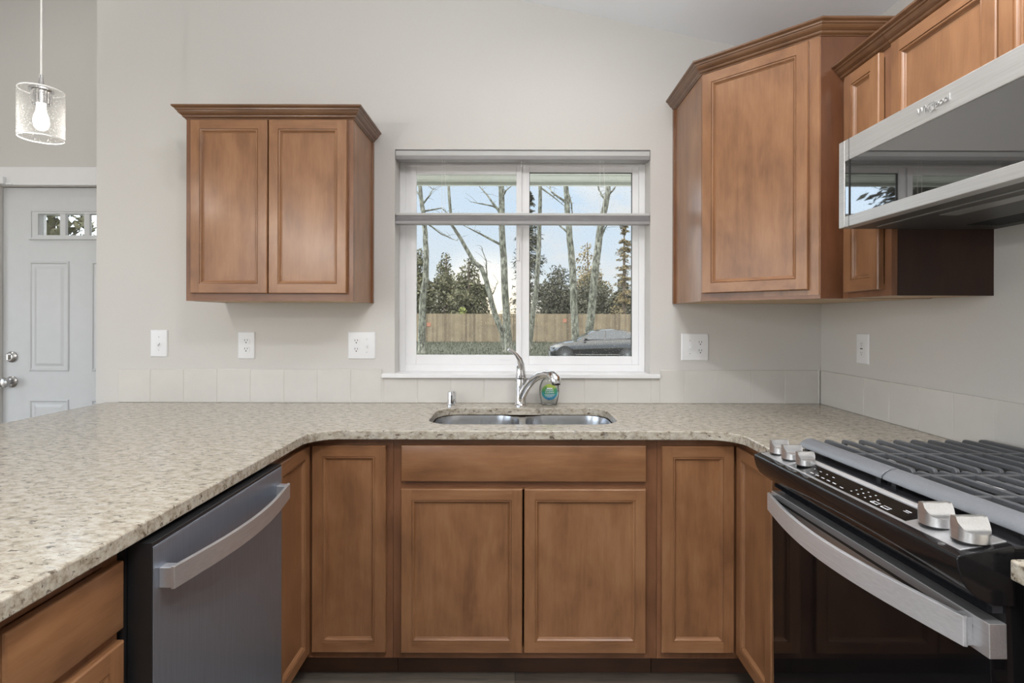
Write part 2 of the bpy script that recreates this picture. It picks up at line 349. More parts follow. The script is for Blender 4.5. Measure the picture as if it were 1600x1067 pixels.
def empty(name, base, label, cat, group=None):
    o=bpy.data.objects.new(name,None); COL.objects.link(o); o.empty_display_size=0.05
    o.location=tuple(c*IN for c in base); o['_b']=list(base)
    return tag(o,label,cat,group)
def struct(o): o['kind']='structure'; return o
def frame(O,U,Nn):
    O=Vector(O);U=Vector(U);Nn=Vector(Nn);V=Vector((0,0,1))
    return lambda u,v,n: tuple(O+U*u+V*v+Nn*n)
FB=frame((0,DW,0),(1,0,0),(0,-1,0))          # window wall, faces the camera; u = x
FR=frame((XR,0,0),(0,-1,0),(-1,0,0))         # range wall, faces -x; u = -y
def at(px,py,D):                              # a point on the ray of a pixel, at distance D
    y=py+0.0021*(806-px); x=px+0.0021*(y-499)
    return ((x-VPX)*D/F_PX, D, EYE+(VPY-y)*D/F_PX)
def text(name, body, size, O, U, V, Nn, m, parent, depth=0.02, align='CENTER', shear=0.0):
    cu=bpy.data.curves.new(name,'FONT'); cu.body=body; cu.size=1.0; cu.extrude=0.01; cu.align_x=align; cu.align_y='CENTER'; cu.shear=shear; cu.resolution_u=3
    t=bpy.data.objects.new('tmp_text',cu); COL.objects.link(t)
    dg=bpy.context.evaluated_depsgraph_get(); me=bpy.data.meshes.new_from_object(t.evaluated_get(dg))
    O=Vector(O);U=Vector(U);V=Vector(V);Nn=Vector(Nn); b=MB()
    b.add([O+U*(v.co.x*size)+V*(v.co.y*size)+Nn*((v.co.z/0.01*0.5+0.5)*depth) for v in me.vertices],[tuple(p.vertices) for p in me.polygons])
    bpy.data.objects.remove(t); bpy.data.curves.remove(cu); bpy.data.meshes.remove(me)
    return b.build(name,m,parent)

def rectframe(mb,F,u0,u1,v0,v1,l,r,bt,t,n0,n1):
    mb.fbox(F,u0,u0+l,v0,v1,n0,n1); mb.fbox(F,u1-r,u1,v0,v1,n0,n1); mb.fbox(F,u0+l,u1-r,v0,v0+bt,n0,n1); mb.fbox(F,u0+l,u1-r,v1-t,v1,n0,n1)
# ------------------------------------------------------------------ the room
WX0,WX1,WZ0,WZ1 = -22.2,24.6,41.4,82.4       # window opening
LX,RY,EY = -200.0,-150.0,122.0               # left wall x, rear wall y, entry wall y
def slab(mb, x0,x1,y0,y1,z0, z1=None):
    xs=[x0]+([RIDGE_X] if x0<RIDGE_X<x1 else [])+[x1]
    top=[(x,zc(x) if z1 is None else z1) for x in xs]
    mb.prism([(x0,z0),(x1,z0)]+top[::-1],'xz',y0,y1)
b=MB(); WT=DW+5.5
slab(b,-76.9,WX0,DW,WT,0); slab(b,WX1,XR,DW,WT,0); slab(b,WX0,WX1,DW,WT,0,WZ0-0.8); slab(b,WX0,WX1,DW,WT,WZ1)
struct(b.build('wall_back',wall_m))
b=MB(); b.prism([(RY-5,0),(WT,0),(WT,zc(XR)),(RY-5,zc(XR))],'yz',XR,XR+5); struct(b.build('wall_right',wall_m))
b=MB(); b.prism([(RY,0),(-80,0),(-80,zc(LX)),(RY,zc(LX))],'yz',LX-5,LX); b.prism([(50,0),(EY,0),(EY,zc(LX)),(50,zc(LX))],'yz',LX-5,LX); b.prism([(-80,84),(50,84),(50,zc(LX)),(-80,zc(LX))],'yz',LX-5,LX); struct(b.build('wall_left',wall_m))
b=MB(); slab(b,LX-5,-195,RY-5,RY,0); slab(b,-85,XR,RY-5,RY,0); slab(b,-195,-85,RY-5,RY,96); struct(b.build('wall_rear',wall_m))
DX0,DX1,DZ=-113.4,-79.0,80.3
b=MB(); slab(b,LX-5,DX0,EY,EY+5,0); slab(b,DX1,-71.4,EY,EY+5,0); slab(b,DX0,DX1,EY,EY+5,DZ); struct(b.build('wall_entry',wall_m))
b=MB(); b.prism([(WT,0),(EY,0),(EY,zc(-76.9)),(WT,zc(-76.9))],'yz',-76.9,-71.4); struct(b.build('wall_hall',wall_m))
b=MB(); b.box(LX-5,XR+5,RY-5,EY+5,-4,0); struct(b.build('floor',floor_m,base=(0,0,0)))
b=MB(); b.prism([(LX-5,zc(LX-5)),(RIDGE_X,zc(RIDGE_X)),(XR+5,zc(XR+5)),(XR+5,zc(XR+5)+5),(RIDGE_X,zc(RIDGE_X)+5),(LX-5,zc(LX-5)+5)],'xz',RY-5,EY+5)
struct(b.build('ceiling',ceil_m))
# entry door casing and door
b=MB(); b.box(DX0-3.6,DX1+3.6,EY-0.8,EY,DZ+0.15,84.4); b.box(DX0-3.6,DX0-0.1,EY-0.8,EY,0,DZ+0.15); b.box(DX1+0.1,DX1+1.9,EY-0.8,EY,0,DZ+0.15)
struct(b.build('trim_1',white_m,bevel=0.06))
d=MB(); FE=frame((0,EY+0.6,0),(1,0,0),(0,-1,0))
gx0,gx1,gz0,gz1=-105.2,-84.0,69.6,74.4
d.fbox(FE,DX0+.12,gx0,0.4,DZ-.15,-1.75,0); d.fbox(FE,gx1,DX1-.12,0.4,DZ-.15,-1.75,0); d.fbox(FE,gx0,gx1,0.4,gz0,-1.75,0); d.fbox(FE,gx0,gx1,gz1,DZ-.15,-1.75,0)
dr=struct(d.build('door_1',door_m,base=(-96.2,EY,0)))
dr['label']='white panelled front door with a row of small panes'; 
for pu0,pu1 in ((-107.4,-98.7),(-93.7,-85.0)):
    for pv0,pv1 in ((39.7,63.9),(9.0,33.4)):
        b=MB(); b.rings(FE,pu0,pu1,pv0,pv1,[(0,-0.05),(0,0.14),(0.15,0.26),(0.35,0.26),(0.55,0.06),(1.1,0.06),(1.7,0.22),(1.8,0.22)]); b.build('door_panel',door_m,dr)
b=MB(); rectframe(b,FE,-107.4,-81.8,68.7,75.3,2.05,2.05,.95,.95,-.4,.34); rectframe(b,FE,-107.4,-81.8,68.7,75.3,.7,.7,.45,.45,.34,.48)
lw=(gx1-gx0)/4
for i in (1,2,3): b.fbox(FE,gx0+i*lw-.62,gx0+i*lw+.62,gz0+.06,gz1-.06,-0.39,0.33)
b.build('lite_frame',door_m,dr,bevel=0.04)
b=MB(); b.fbox(FE,gx0,gx1,gz0,gz1,-1.0,-0.9); b.build('pane',pane_m,dr)
def knobset(z, r, nm, knob):
    b=MB(); c=FE(-111.2,z,0)
    prof=[(r,0),(r,-.3),(r*.8,-.5)]
    if knob: prof += [(.5,-.6),(.45,-1.2),(1.0,-1.5),(1.12,-2.0),(.95,-2.4),(.4,-2.6)]
    else: prof += [(.7,-.6),(.7,-.8),(.3,-.85)]
    b.lathe(prof,c,20,'y')
    if not knob: b.box(c[0]-.15,c[0]+.15,c[1]-1.3,c[1]-.8,c[2]-.6,c[2]+.6)
    b.build(nm,nickel,dr,smooth=35)
knobset(37.3,1.25,'knob',True); knobset(42.8,1.2,'deadbolt',False)
b=MB(); b.box(-114.3,-111.3,EY-1.7,EY-0.8,80.5,82.1); b.box(-114.3,-110,EY-1.0,EY-0.8,80.45,80.9)
tag(b.build('door_sensor',plate_m,bevel=0.08),'small white sensor box at top corner of the front door frame','sensor')

# ------------------------------------------------------------------ window
FY=DW+4.0
FW=frame((0,FY,0),(1,0,0),(0,-1,0))
w=MB()
WU0,WU1=WX0+.02,WX1-.02
rectframe(w,FW,WU0,WU1,WZ0,WZ1-.02,1.15,1.15,1.3,1.9,-1.45,0)
win=struct(w.build('window_1',vinyl_m,bevel=0.05)); win['label']='white vinyl slider window above the sink'
b=MB(); rectframe(b,FW,WU0+1.15,1.05,WZ0+1.3,WZ1-1.9,2.0,1.0,1.8,1.5,-.85,-.12); b.build('sash',vinyl_m,win,bevel=0.06)
b=MB(); rectframe(b,FW,0.55,WU1-1.15,WZ0+1.3,WZ1-1.9,2.0,1.2,1.55,1.05,-1.45,-.5); b.build('sash',vinyl_m,win,bevel=0.06)
b=MB(); rectframe(b,FW,2.5,WU1-2.3,WZ0+2.8,WZ1-2.9,.12,.12,.0,.12,-1.2,-.62); b.build('gasket',gasket_m,win)
b=MB(); b.fbox(FW,WU0+3.0,.1,WZ0+3.0,WZ1-3.3,-.55,-.5); b.build('pane',pane_m,win)
b=MB(); b.fbox(FW,2.4,WU1-2.2,WZ0+2.7,WZ1-2.8,-1.1,-1.05); b.build('pane',pane_m,win)
b=MB(); b.fbox(FW,0.15,0.65,62.5,66.5,-.12,.28); b.fbox(FW,-3.2,-.8,43.6,43.75,-.12,.02); b.build('latch',vinyl_m,win,bevel=0.08)
b=MB(); b.box(-24.4,26.3,DW-1.0,DW-.02,40.6,41.4); b.box(WX0,WX1,DW-.02,FY+1.5,40.6,41.4); struct(b.build('trim_2',white_m,bevel=0.12))
# cellular shade: head rail and lowered stack
sh=empty('window_shade',(1.2,DW+1.4,82.2),'grey cellular shade with narrow raised stack hung across the kitchen window','window shade')
b=MB(); b.prism([(DW-.05,81.9),(DW-.05,81.0),(DW+.1,80.6),(DW+2.2,80.6),(DW+2.2,82.3),(DW+.1,82.3)],'yz',WX0+.1,WX1-.1); b.build('head_rail',shade_m,sh,bevel=0.06)
b=MB(); b.box(WX0+.12,WX1-.12,DW-.12,DW-.04,81.25,82.05); b.build('rail_cover',shade_l,sh,bevel=0.03)
b=MB(); b.box(WX0+.05,WX1-.05,DW-.0,DW+1.5,70.35,70.8); b.build('middle_rail',shade_l,sh,bevel=0.08)
b=MB()
for i in range(6):
    z=69.35+i*.17; b.prism([(DW+.02,z+.085),(DW+.14,z),(DW+1.36,z),(DW+1.5,z+.085),(DW+1.36,z+.17),(DW+.14,z+.17)],'yz',WX0+.15,WX1-.15)
b.build('pleated_fabric',pleat_m,sh)
b=MB(); b.box(WX0+.05,WX1-.05,DW-.0,DW+1.5,68.75,69.35); b.build('bottom_rail',shade_m,sh,bevel=0.1)
for u,du in ((-13.6,-.5),(-13.2,.6),(1.0,-.6),(1.5,.5),(15.5,-.2),(16.1,.8)):
    b=MB(); b.tube([(u,DW+.7,80.6),(u+du*.3,DW+.7,76),(u,DW+.7,70.8)],.028,5); b.build('lift_cord',cord_m,sh)

# ------------------------------------------------------------------ backsplash tiles
b=MB(); g=(1069.7-806)/F_PX*(DW-.3); P=6.1
k0=math.floor((-72.7-g)/P)
edges=[-72.7]+[g+P*i for i in range(int(k0)+1,int((XR-.3-g)/P)+1)]+[XR-.35]
edges=[e for i,e in enumerate(edges) if i==0 or e-edges[i-1]>0.3]
for a,c in zip(edges[:-1],edges[1:]):
    zt=42.1
    for (p,q,t) in ([(a,c,zt)] if c<WX0-2.2 or a>WX1+1.7 else ([(a,c,40.55)] if a>-24.45 and c<26.35 else ([(a,-24.45,zt),(-24.45,c,40.55)] if a<-24.45 else [(a,26.35,40.55),(26.35,c,zt)]))):
        if q-p<.05: continue
        b.rings(FB,p+.03,q-.03,36.02,t,[(0,.08),(0,.28),(.05,.33),(.06,.33)])
b.fbox(FB,-72.65,XR-.4,36.01,40.5,0.0,.26,1)
b.fbox(FB,-72.65,-24.5,40.5,42.05,0.0,.26,1); b.fbox(FB,26.4,XR-.4,40.5,42.05,0.0,.26,1)
tag(b.build('tile_backsplash',[tile_m,grout_m]),'row of square cream tiles along the wall behind the sink','backsplash')
b=MB(); y=DW-.35; ys=[y]; t=88.8
while t>16: ys.append(t); t-=6.1
for a,c in zip(ys[:-1],ys[1:]): b.rings(FR,-a+.03,-c-.03,36.02,42.1,[(0,.08),(0,.28),(.05,.33),(.06,.33)])
b.fbox(FR,-y+.02,-ys[-1]-.05,36.01,42.05,0.0,.26,1)
tag(b.build('tile_backsplash',[tile_m,grout_m]),'row of square cream tiles on the wall behind the gas range','backsplash')

# ------------------------------------------------------------------ cabinet helpers
EDGE=[(0,0),(0,.62),(.05,.70),(.12,.75)]
BEAD=[(1.5,.75),(1.52,.62),(1.58,.60),(1.62,.68),(1.70,.70),(1.78,.67),(1.93,.50),(1.96,.42),(2.03,.41),(2.06,.37),(2.10,.30)]
def cab_door(F,u0,u1,v0,v1,n,par,hm,nm='door'):
    G=lambda u,v,k: F(u,v,n+k)
    b=MB(); b.rings(G,u0,u1,v0,v1,EDGE+BEAD,close=False,hm=True); b.f.pop(); b.m.pop()
    dd=b.build(nm,[wood_v,hm],par,smooth=28)
    b=MB(); b.fbox(G,u0+2.04,u1-2.04,v0+2.04,v1-2.04,0.05,.34); b.build('panel',wood_v,dd)
    return dd
def slab_front(F,u0,u1,v0,v1,n,par,hm,nm='drawer_front'):
    G=lambda u,v,k: F(u,v,n+k)
    b=MB(); b.rings(G,u0,u1,v0,v1,[(0,0),(0,.58),(.06,.68),(.2,.75)]); return b.build(nm,hm,par,smooth=28)
CROWN=[(0.0,0),(.12,0),(.16,.1),(.40,.27),(.47,.40),(.50,.52),(.66,.62),(.86,.80),(1.0,1.02),(1.06,1.16),(1.20,1.24),(1.26,1.44),(1.42,1.52),(1.6,1.66),(1.6,1.9),(0,1.9)]
def crown(path,z0,par):
    pts=[Vector(p) for p in path]; n=len(pts); b=MB(); vs=[]
    nor=[]
    for i in range(n-1):
        d=(pts[i+1]-pts[i]).normalized(); nor.append(Vector((d.y,-d.x)))
    for i,p in enumerate(pts):
        if i==0: m=nor[0]
        elif i==n-1: m=nor[-1]
        else:
            m=(nor[i-1]+nor[i]); m=m/(m.dot(nor[i])) 
        for pr,z in CROWN: q=p+m*pr; vs.append((q.x,q.y,z0+z))
    k=len(CROWN)
    f=[(i*k+j,i*k+(j+1)%k,(i+1)*k+(j+1)%k,(i+1)*k+j) for i in range(n-1) for j in range(k)]
    f += [tuple(range(k))[::-1],tuple(range((n-1)*k,n*k))]
    b.add(vs,f); return b.build('crown_moulding',crown_w,par)
def face_frame(F,u0,u1,v0,v1,n,par,mid=(),st=1.5,rails=(),rt=1.5,rb=1.5,hm=None):
    b=MB(); b.fbox(F,u0,u0+st,v0,v1,n-.75,n); b.fbox(F,u1-st,u1,v0,v1,n-.75,n)
    b.fbox(F,u0+st,u1-st,v1-rt,v1,n-.75,n,1); b.fbox(F,u0+st,u1-st,v0,v0+rb,n-.75,n,1)
    for m in mid: b.fbox(F,m-.75,m+.75,v0+rb,v1-rt,n-.75,n)
    for r0,r1 in rails: b.fbox(F,u0+st,u1-st,r0,r1,n-.75,n-.005,1)
    return b.build('face_frame',[frame_v,hm or frame_h],par)
UB,UT=54.2,84.2
# ---- wall cabinet left of the window
c=empty('wall_cabinet',(-39.8,DW-6,UB),'two-door brown wall cabinet mounted left of the window','cabinet','kitchen wall cabinets')
b=MB(); b.fbox(FB,-53.3,-26.3,UB+.5,UT,0.02,11.25); b.fbox(FB,-53.3,-52.7,UB,UB+.5,.02,11.25); b.fbox(FB,-26.9,-26.3,UB,UB+.5,.02,11.25); b.build('body',wood_v,c)
b=MB(); b.fbox(FB,-52.7,-26.9,UB+.05,UB+.45,0.1,11.2); b.build('bottom_panel',raw_w,c)['label']='pale unfinished underside'
face_frame(FB,-53.3,-26.3,UB,UT,12.0,c,mid=(-39.8,))
cab_door(FB,-52.3,-39.92,55.4,83.3,12.0,c,wood_h); cab_door(FB,-39.72,-27.2,55.4,83.3,12.0,c,wood_h)
b=MB(); b.fbox(FB,-26.3,-26.0,UB,83.5,.02,.8); b.build('scribe_strip',frame_v,c)
crown([(-53.3,DW-.02),(-53.3,DW-12),(-26.3,DW-12),(-26.3,DW-.02)],83.5,c)
# ---- diagonal corner wall cabinet
CT=90.2
c=empty('corner_wall_cabinet',(45,DW-13,UB),'tall diagonal-front brown corner cabinet right of the window','cabinet','kitchen wall cabinets')
poly=[(29,DW-.02),(29,DW-14.8),(40.8,DW-26.95),(XR-.02,DW-26.95),(XR-.02,DW-.02)]
b=MB(); b.prism(poly,'xy',UB+.5,CT); b.prism([(29,DW-.02),(29,DW-14.8),(29.6,DW-14.8),(29.6,DW-.02)],'xy',UB,UB+.5); b.prism([(41.4,DW-26.95),(XR-.02,DW-26.95),(XR-.02,DW-26.35),(41.4,DW-26.35)],'xy',UB,UB+.5); b.build('body',wood_v,c)
b=MB(); b.prism([(29.7,DW-.1),(29.7,DW-14.6),(41,DW-26.3),(XR-.1,DW-26.3),(XR-.1,DW-.1)],'xy',UB+.05,UB+.45); b.build('bottom_panel',raw_w,c)['label']='pale unfinished underside'
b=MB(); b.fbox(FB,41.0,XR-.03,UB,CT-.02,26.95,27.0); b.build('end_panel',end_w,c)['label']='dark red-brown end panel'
FD=frame((29,DW-15,0),(.70711,-.70711,0),(-.70711,-.70711,0)); dl=12*math.sqrt(2)
face_frame(FD,0.0,dl,UB,CT,0.0,c,st=1.4)
cab_door(FD,.35,15.6,55.4,89.2,0.0,c,wood_h)
b=MB(); b.fbox(FB,28.65,29.0,UB,89.5,.02,.8); b.build('scribe_strip',frame_v,c)
crown([(29,DW-.02),(29,DW-15),(41,DW-27),(XR-.02,DW-27)],89.5,c)
# ---- narrow wall cabinet
Y1,Y0=DW-27.0,65.0
c=empty('wall_cabinet',(XR-6,70,UB),'narrow single-door brown wall cabinet between corner cabinet and microwave','cabinet','kitchen wall cabinets')
b=MB(); b.fbox(FR,-Y1+.05,-Y0-.3,UB+.5,UT,.02,11.25); b.build('body',wood_v,c)
b=MB(); b.fbox(FR,-Y1+.05,-Y0-.3,UB+.05,UB+.45,.1,11.2); b.build('bottom_panel',raw_w,c)['label']='pale unfinished underside'
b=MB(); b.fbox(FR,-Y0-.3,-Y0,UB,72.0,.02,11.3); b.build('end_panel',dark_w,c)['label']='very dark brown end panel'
face_frame(FR,-Y1+.05,-Y0,UB,UT,12.0,c,st=1.2,hm=frame_h)
cab_door(FR,-73.3,-66.35,54.95,83.3,12.0,c,wood_y)
crown([(XR-12,Y1-.05),(XR-12,Y0)],83.5,c)
# ---- cabinet over the microwave
Z0=72.1
c=empty('wall_cabinet',(XR-6,50,Z0),'short two-door brown wall cabinet directly above the microwave','cabinet','kitchen wall cabinets')
b=MB(); b.fbox(FR,-64.95,-35.0,Z0,UT,.02,11.25); b.build('body',wood_v,c)
face_frame(FR,-64.95,-35.0,Z0,UT,12.0,c,mid=(-50,),hm=frame_h)
cab_door(FR,-64.2,-50.1,73.0,83.3,12.0,c,wood_y); cab_door(FR,-49.9,-35.8,73.0,83.3,12.0,c,wood_y)
crown([(XR-12,64.95),(XR-12,35)],83.5,c)

# ---- base cabinets
TK,BT=3.9,34.7
def toe(F,u0,u1,n,par):
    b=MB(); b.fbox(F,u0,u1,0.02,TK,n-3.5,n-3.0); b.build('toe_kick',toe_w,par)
c=empty('sink_base_cabinet',(1.3,DW-12,0),'brown sink base cabinet with two doors and a false drawer front','cabinet','kitchen base cabinets')
b=MB(); b.fbox(FB,-17.0,-16.3,TK,BT,.05,23.25); b.fbox(FB,19.0,19.7,TK,BT,.05,23.25); b.fbox(FB,-16.3,19.0,TK,TK+.7,.05,23.25); b.fbox(FB,-16.3,19.0,TK+.7,BT,.05,.4); b.build('body',frame_v,c)
face_frame(FB,-17.05,19.75,TK,BT,24.0,c,rails=((27.5,29.1),),rt=1.3,rb=1.6,st=1.6)
slab_front(FB,-15.9,18.15,28.75,33.8,24.0,c,wood_h,'false_drawer_front')
cab_door(FB,-15.9,.98,4.95,27.75,24.0,c,wood_h); cab_door(FB,1.22,18.15,4.95,27.75,24.0,c,wood_h)
toe(FB,-17.0,19.7,24,c)
FL=frame((-53.2,0,0),(0,1,0),(1,0,0)); LN=24.0     # left run; u = y
c=empty('corner_base_cabinet',(-36,DW-16,0),'brown corner base cabinet with hinged double door beside the dishwasher','cabinet','kitchen base cabinets')
b=MB(); b.prism([(-53.2,DW-.05),(-53.2,65.7),(-30.0,65.7),(-30.0,DW-23.2),(-17.1,DW-23.2),(-17.1,DW-.05)],'xy',TK,BT); b.build('body',frame_v,c)
b=MB(); b.fbox(FB,-29.2,-17.1,TK,BT,23.25,24.0); b.fbox(FL,65.7,DW-24.02,TK,BT,23.25,24.0); b.build('face_frame',[frame_v],c)
cab_door(FB,-28.3,-18.0,5.0,33.75,24.0,c,wood_h); cab_door(FL,66.3,DW-24.85,5.0,33.75,24.0,c,wood_y)
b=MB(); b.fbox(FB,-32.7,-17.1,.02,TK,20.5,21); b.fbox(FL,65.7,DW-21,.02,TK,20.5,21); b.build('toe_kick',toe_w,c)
FRB=frame((XR,0,0),(0,-1,0),(-1,0,0)); RN=24.7
c=empty('corner_base_cabinet',(40,DW-16,0),'brown corner base cabinet with hinged double door beside the range','cabinet','kitchen base cabinets')
b=MB(); b.prism([(XR-.05,DW-.05),(XR-.05,65.2),(32.2,65.2),(32.2,DW-23.2),(19.8,DW-23.2),(19.8,DW-.05)],'xy',TK,BT); b.build('body',frame_v,c)
b=MB(); b.fbox(FB,19.8,31.35,TK,BT,23.25,24.0); b.fbox(FRB,-DW+24.02,-65.2,TK,BT,RN-.75,RN); b.build('face_frame',[frame_v],c)
cab_door(FB,20.35,30.4,5.0,33.75,24.0,c,wood_h); cab_door(FRB,-DW+24.85,-66.3,5.0,33.75,RN,c,wood_y)
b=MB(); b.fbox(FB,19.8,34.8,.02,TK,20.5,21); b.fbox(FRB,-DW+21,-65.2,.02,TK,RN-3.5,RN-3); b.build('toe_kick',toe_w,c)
c=empty('drawer_base_cabinet',(-41,35,0),'brown base cabinet with one drawer over a door nearest on the left','cabinet','kitchen base cabinets')
b=MB(); b.fbox(FL,27.5,41.5,TK,BT,.05,22.7); b.build('body',frame_v,c)
face_frame(FL,27.5,41.5,TK,BT,23.4,c,rails=((27.4,28.6),),rt=1.3,hm=frame_v)
slab_front(FL,31.6,41.3,28.3,33.3,23.4,c,wood_y); cab_door(FL,31.6,41.3,4.9,27.4,23.4,c,wood_y)
toe(FL,27.5,41.5,23.4,c)
c=empty('drawer_base_cabinet',(44,24,0),'brown base cabinet under the small granite counter past the range','cabinet','kitchen base cabinets')
b=MB(); b.fbox(FRB,-34.3,-14.0,TK,35.15,.05,23.2); b.build('body',frame_v,c)
face_frame(FRB,-34.3,-14,TK,BT,24.0,c,hm=frame_v); slab_front(FRB,-33.5,-15,28.5,33.6,24.0,c,wood_y); cab_door(FRB,-33.5,-15,4.9,27.4,24.0,c,wood_y); toe(FRB,-34.3,-14,24,c)
b=MB(); b.box(-60,-53.3,10,DW-.05,0,34.7); struct(b.build('wall_peninsula',wall_m))

# ------------------------------------------------------------------ granite counters
CL,CR,CF=-27.9,30.2,DW-25.6
def arc(cx,cy,r,a0,a1,n=8): return [(cx+r*math.cos(math.radians(a0+(a1-a0)*i/n)),cy+r*math.sin(math.radians(a0+(a1-a0)*i/n))) for i in range(n+1)]
SX0,SX1,SY0,SY1=-13.2,15.4,80.9,96.0
def rrect(x0,x1,y0,y1,r,n=6):
    return arc(x1-r,y1-r,r,0,90,n)+arc(x0+r,y1-r,r,90,180,n)+arc(x0+r,y0+r,r,180,270,n)+arc(x1-r,y0+r,r,270,360,n)
def slab_with_hole(outer, hole, z0, z1, name, label, edge=.16):
    bm=bmesh.new()
    def loop(pts,z): 
        vs=[bm.verts.new((x,y,z)) for x,y in pts]; return vs,[bm.edges.new((vs[i],vs[(i+1)%len(vs)])) for i in range(len(vs))]
    es=[]; _,e=loop(outer,z1); es+=e
    if hole: _,e=loop(hole,z1); es+=e
    bmesh.ops.triangle_fill(bm,use_beauty=True,use_dissolve=False,edges=es)
    r=bmesh.ops.extrude_face_region(bm,geom=bm.faces[:])
    bmesh.ops.translate(bm,verts=[v for v in r['geom'] if isinstance(v,bmesh.types.BMVert)],vec=(0,0,z0-z1))
    bmesh.ops.recalc_face_normals(bm,faces=bm.faces)
    b=MB(); bm.verts.index_update()
    b.add([v.co[:] for v in bm.verts],[tuple(v.index for v in f.verts) for f in bm.faces]); bm.free()
    o=b.build(name,granite,bevel=edge,segs=3); tag(o,label,'countertop','granite counters'); return o
outer=[(-75,DW-.05),(-75,9)]+[(CL-.8,9),(CL,9.8)]+arc(CL+4,CF-4,4,180,90,8)+arc(CR-4.0,CF-4,4,90,0,8)+[(CR,65.25),(XR-.05,65.25),(XR-.05,DW-.05)]
slab_with_hole(outer,rrect(SX0,SX1,SY0,SY1,4.2),34.75,36.0,'countertop','large speckled cream granite countertop wrapping round the sink')
slab_with_hole([(30.7,34.5),(30.7,14),(XR-.05,14),(XR-.05,34.5)],None,35.2,36.5,'countertop','small granite counter end just past the near side of the range')

# ------------------------------------------------------------------ sink
s=empty('kitchen_sink',(1.1,88.5,26),'double bowl stainless sink set under the granite counter','sink')
def bowl(x0,x1,y0,y1,r,zt,zb):
    b=MB(); vs=[]; rows=[(0,zt,r),(0.15,zt-1.0,r),(.35,zb+1.6,r),(.7,zb+.6,r-.2),(1.5,zb+.08,r-.6),(2.4,zb,r-1)]
    for ins,z,rr in rows: vs += [(x,y,z) for x,y in rrect(x0+ins,x1-ins,y0+ins,y1-ins,max(rr,.6),6)]
    n=28; k=len(rows)
    f=[(i*n+j,i*n+(j+1)%n,(i+1)*n+(j+1)%n,(i+1)*n+j) for i in range(k-1) for j in range(n)]+[tuple(range((k-1)*n,k*n))]
    b.add(vs,f); return b
mx0=1.1
bowl(SX0+.1,mx0-.55,SY0+.1,SY1-.1,3.9,34.7,27).build('bowl',steel_s,s,smooth=40,recalc=False)
bowl(mx0+.55,SX1-.1,SY0+.1,SY1-.1,3.9,34.7,27).build('bowl',steel_s,s,smooth=40,recalc=False)
b=MB(); b.prism([(mx0-.56,34.55),(mx0+.56,34.55),(mx0+.56,33.6),(mx0-.56,33.6)],'xz',SY0+.2,SY1-.2)
for cxs,sx in ((mx0,-1),(mx0,1)):
    for cy,sy in ((SY0+.1,1),(SY1-.1,-1)):
        pts=[(cxs+sx*.5,cy)]+[(cxs+sx*(.55+3.9*(1-math.cos(math.radians(a)))),cy+sy*3.9*(1-math.sin(math.radians(a)))) for a in range(0,91,15)]
        b.prism(pts,'xy',34.4,34.6)
b.build('divider',steel_s,s,bevel=0.1)
for cxs in ((SX0+mx0)/2,(SX1+mx0)/2):
    b=MB(); b.lathe([(1.8,27.05),(1.75,27.12),(1.3,27.1),(1.2,26.8),(.3,26.75)],(cxs,89,0),20); b.build('drain',chrome,s,smooth=40)

# ------------------------------------------------------------------ faucet, air gap, soap bottle
f=empty('kitchen_faucet',(.9,98.6,36),'chrome single-handle faucet with curved pull-out spout on the granite','faucet')
b=MB(); b.lathe([(1.1,0),(1.1,.18),(.98,.3),(.94,.5),(.92,3.2),(.93,4.6),(.9,4.75),(.6,4.8)],(.9,98.6,36.01),28); b.build('body',chrome,f,smooth=35)
b=MB(); b.lathe([(.9,4.85),(.92,5.0),(.88,6.0),(.8,6.8),(.62,7.3),(.2,7.5)],(.9,98.6,36),28)
b.tube([(1.0,98.5,42.2),(.95,98.3,43.2),(.65,98.1,44.3),(.1,97.9,45.1),(-.6,97.7,45.7),(-1.35,97.5,46.0)],[.72,.62,.48,.36,.27,.2],14); b.build('handle',chrome,f,smooth=50)
b=MB(); b.tube([(.95,98.3,36.9),(1.2,98.0,37.9),(1.9,97.3,39.4),(2.9,96.2,40.8),(4.0,94.9,41.7),(5.1,93.6,42.1),(6.0,92.5,42.0)],[.7,.72,.70,.66,.64,.66,.72],18); b.build('spout',chrome,f,smooth=50)
b=MB(); b.tube([(5.5,93.1,42.2),(6.2,92.3,41.95),(6.55,91.9,41.4),(6.65,91.75,40.9),(6.68,91.7,40.6)],[.55,.85,.95,.86,.78],20); b.build('spray_head',chrome,f,smooth=50)
b=MB(); b.lathe([(.7,0),(.68,-.12),(.2,-.14)],(6.68,91.7,40.6),18); b.build('aerator',black_mt,f)
g=empty('air_gap_cap',(-11.35,98.7,36),'small chrome air gap cap on the counter left of faucet','air gap')
b=MB(); b.lathe([(.95,0),(.95,.15),(.8,.25),(.78,2.3),(.72,2.48),(.3,2.52)],(-11.35,98.7,36.01),24); b.build('cap',chrome,g,smooth=40)
b=MB(); b.box(-11.47,-11.2,97.88,97.95,36.5,37.9); b.build('slot',slot_m,g)
sb=empty('soap_bottle',(6.0,99.3,36),'clear round soap bottle with blue-green label beside the faucet','bottle')
bx,by=6.0,99.3; b=MB(); vs=[]; n=24
prof=[(1.2,.02),(1.35,.1),(1.55,.8),(1.72,1.7),(1.78,2.6),(1.72,3.4),(1.45,4.2),(1.0,4.8),(.55,5.1),(.45,5.3),(.45,5.6)]
for r,h in prof: vs += [(bx+r*math.cos(2*math.pi*j/n),by+r*.55*math.sin(2*math.pi*j/n),36.02+h) for j in range(n)]
b.add(vs,[(i*n+j,i*n+(j+1)%n,(i+1)*n+(j+1)%n,(i+1)*n+j) for i in range(len(prof)-1) for j in range(n)]+[tuple(range(n))[::-1],tuple(range((len(prof)-1)*n,len(prof)*n))])
b.build('bottle_body',clear_m,sb,smooth=50)
